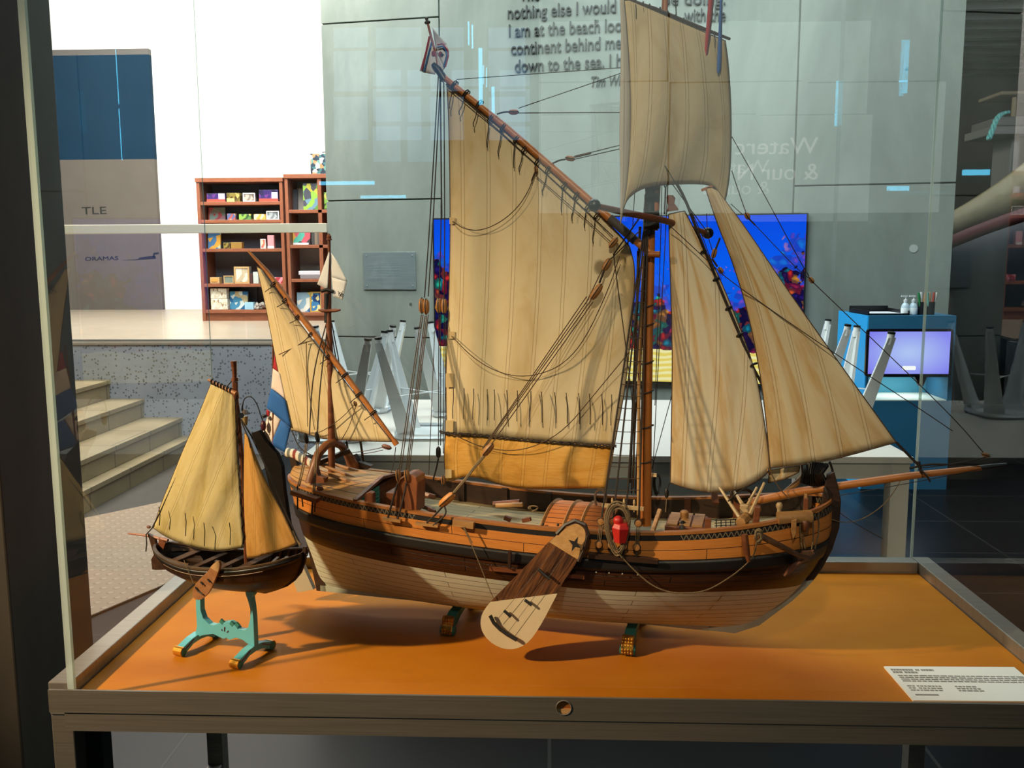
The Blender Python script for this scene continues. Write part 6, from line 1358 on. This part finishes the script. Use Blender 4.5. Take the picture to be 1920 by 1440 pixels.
fb = thing('floral_case', 'dark case with a colourful floral pattern on top of the taller bookcase', 'case', ((cA.x+cB.x)/2, SY+.1, zt)); w = (cB.x-cA.x)/2
link('body', MB().box((-w, 0, 0), (w, .14, cB.z-cA.z)), pr('floral_print', ['#26384a', '#3f6a70', '#d8805a', '#e0d8c8', '#24303f', '#5f8f88', '#26384a'], 26), fb, bevel=.01)
link('handle', MB().tube([(w-.09, .07, cB.z-cA.z-.004), (w-.085, .07, cB.z-cA.z+.018), (w-.02, .07, cB.z-cA.z+.018), (w-.015, .07, cB.z-cA.z-.004)], .006, 6), darkp, fb)
# mural board left: dark blue above, grey with letters below
BY = 12.16
def Bd(x, y): return onY(x, y, BY)
xl, xrr = Bd(60, 200).x, Bd(284, 200).x; zb1, zmid, ztop, zg = PZ, Bd(200, 299).z, Bd(200, 103).z, Bd(200, 92).z
mural = thing('mural_board', 'tall exhibition board, dark blue above and warm grey with lettering below', 'board', ((xl+xrr)/2, BY, PZ)); mo = mural.location
def mp2(name, mb, mt, **k): mb.v = [tuple(Vector(p)-mo) for p in mb.v]; return link(name, mb, mt, mural, **k)
mp2('lower_panel', MB().box((xl, BY, PZ), (xrr, BY+.08, zmid)), plain('mural_grey', '#5e5650', .95, '#645c56', 2, spec=.1)); mp2('upper_panel', MB().box((xl, BY, zmid), (xrr, BY+.08, ztop)), plain('mural_navy', '#0c2c44', .95, '#0a273d', 2, spec=.05)); mp2('head_strip', MB().box((xl, BY, ztop), (xrr, BY+.08, zg)), plain('mural_head', '#5a5452', .7))
ink = plain('mural_ink', '#141210', .7)
text('title', "TLE", Bd(154, 402), Bd(200, 401), .10, ink, mural, mo, .004, y=BY); text('subtitle', "ORAMAS", Bd(160, 489), Bd(222, 487), .052, ink, mural, mo, .004, y=BY)
bt = MB(); P = lambda *q: [Bd(x, y)+Vector((0, -.004, 0)) for x, y in q]
bt.prism(P((230, 488), (258, 487), (292, 485), (292, 481), (282, 480), (262, 483), (258, 486)), (0, .004, 0)).prism(P((286, 482), (288, 474), (298, 473), (298, 476), (290, 477), (291, 482)), (0, .004, 0)); mp2('ship_silhouette', bt, ink)
# hand rail along the platform edge
ra, rb = onY(120, 425, TY+.02), onY(612, 417, TY+.02); rz0, rz1 = onY(400, 437, TY+.02).z, onY(400, 420, TY+.02).z
hr = thing('platform_balustrade', 'cream hand rail on clear glass panels along the platform edge', 'balustrade', ((ra.x-1.8)/2, TY, PZ)); ho = hr.location
def hq(name, mb, mt, **k): mb.v = [tuple(Vector(p)-ho) for p in mb.v]; return link(name, mb, mt, hr, **k)
hq('hand_rail', MB().box((ra.x-.6, TY+.02, rz0), (rb.x, TY+.075, rz1)), plain('rail_cream', '#d9cbb2', .5), bevel=.004)
gl2 = glass('balustrade_glass', (.97, .985, .98, 1))
for i in range(4):
    a = ra.x-.6+i*(rb.x-ra.x+.6)/4; b = a+(rb.x-ra.x+.6)/4-.012; hq('glass_panel', MB().add([(a, TY+.045, PZ), (b, TY+.045, PZ), (b, TY+.045, rz0), (a, TY+.045, rz0)], [(0, 1, 2, 3)]), gl2)
hq('base_channel', MB().box((ra.x-.6, TY+.03, PZ), (rb.x, TY+.06, PZ+.018)), plain('channel_grey', '#8a8a88', .4, metal=.6))

# ================================================================ DARK HALL WITH A BOAT
EY = 9.0
def E(x, y, d=0): return onY(x, y, EY+d)
eb = thing('exhibit_boat', 'full size boat with cream topside and dull red band in the dark hall', 'boat', tuple(Vector((E(1900, 600).x, EY, 0)))); eo = eb.location
def eq(name, rows, mt, th2=.06):
    """hull strip between curves, each row given as pixels with its own distance, thickened inwards"""
    G = [[E(x, y, d)-eo for x, y in poly_at(smooth_(r_), 16)] for r_, d in rows]
    return link(name, MB().grid(G), mt, eb, smooth=True, solid=th2)
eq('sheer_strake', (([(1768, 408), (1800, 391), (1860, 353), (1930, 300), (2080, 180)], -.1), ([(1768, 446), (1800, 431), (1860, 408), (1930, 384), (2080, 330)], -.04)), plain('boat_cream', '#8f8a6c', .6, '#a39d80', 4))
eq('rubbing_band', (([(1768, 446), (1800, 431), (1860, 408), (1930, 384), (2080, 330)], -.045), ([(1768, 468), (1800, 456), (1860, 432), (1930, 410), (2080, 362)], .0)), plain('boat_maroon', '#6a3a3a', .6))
eq('lower_hull', (([(1768, 468), (1800, 456), (1860, 432), (1930, 410), (2080, 362)], .0), ([(1772, 520), (1810, 520), (1870, 516), (1930, 500), (2080, 470)], .25), ([(1778, 620), (1820, 640), (1880, 650), (1930, 650), (2080, 650)], .6), ([(1790, 760), (1830, 780), (1880, 780), (1930, 780), (2080, 780)], 1.0)), plain('boat_slate', '#242f36', .5, '#2b3840', 3))
link('stem_post', MB().prism([E(x, y, -.12)-eo for x, y in ((1764, 402), (1776, 402), (1778, 480), (1790, 770), (1782, 770), (1766, 480))], (0, .12, 0)), plain('boat_dark_red', '#2a1a1c', .6), eb)
for x0, y0, x1, y1, c, nm in ((1872, 216, 2080, 236, '#5a5c58', 'coaming'), (1858, 234, 2080, 252, '#6a6c6a', 'deck_edge')):
    a, b = E(x0, y1, .5)-eo, E(x1, y0, .5)-eo; link(nm, MB().box((a.x, a.y, a.z), (b.x, b.y+.6, b.z)).box((a.x+.3, a.y+.2, a.z-1.0), (b.x, b.y+.6, a.z)), plain('boat_'+nm, c, .6), eb, bevel=.01)
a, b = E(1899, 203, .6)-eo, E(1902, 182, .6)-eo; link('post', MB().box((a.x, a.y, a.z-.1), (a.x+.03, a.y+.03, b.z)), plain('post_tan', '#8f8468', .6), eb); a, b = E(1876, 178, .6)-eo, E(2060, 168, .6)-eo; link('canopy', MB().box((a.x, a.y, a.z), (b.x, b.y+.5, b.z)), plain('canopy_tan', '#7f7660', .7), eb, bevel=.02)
tr_ = [E(x, y, .42) for x, y in smooth_(((1890, 210), (1876, 214), (1868, 224), (1862, 240), (1854, 260)))]
tq_ = MB()
for k in range(3): tq_.tube([p+Vector((.016*math.cos(i*.9+k*2.1), .016*math.sin(i*.9+k*2.1), 0)) for i, p in enumerate(tr_)], .014, 6)
o = link('mooring_rope', tq_, plain('rope_turquoise', '#4fa8a8', .6, '#7fd0cc', 40), smooth=True, loc=tr_[-1]); tag(o, 'turquoise twisted rope hanging over the side of the boat in the dark hall', 'rope')

# exhibition sign behind the viewer, letters given a glow to mirror in the pane
sgn = thing('hall_sign', 'pale sign lettering seen as a faint mirror image in the front glass', 'sign', (mir(1455, 300).x, RY+.03, mir(1455, 300).z))
so_ = sgn.location; pale = emit('sign_glow', (.95, .93, .86, 1), 2.6)
def rear_text(s, x0, x1, yb, cap):
    a, b = mir(x0, yb), mir(x1, yb); w = abs(b.x-a.x); o = text('sign_line', s, Vector((0, 0, 0)), Vector((w, 0, 0)), cap, pale, sgn, Vector((0, 0, 0)), .006)
    o.rotation_euler = (0, 0, math.pi); o.location = (max(a.x, b.x)-so_.x, .004, a.z-so_.z)
rear_text('Waterc', 1377, 1532, 290, .125); rear_text('& our N', 1382, 1532, 338, .125)
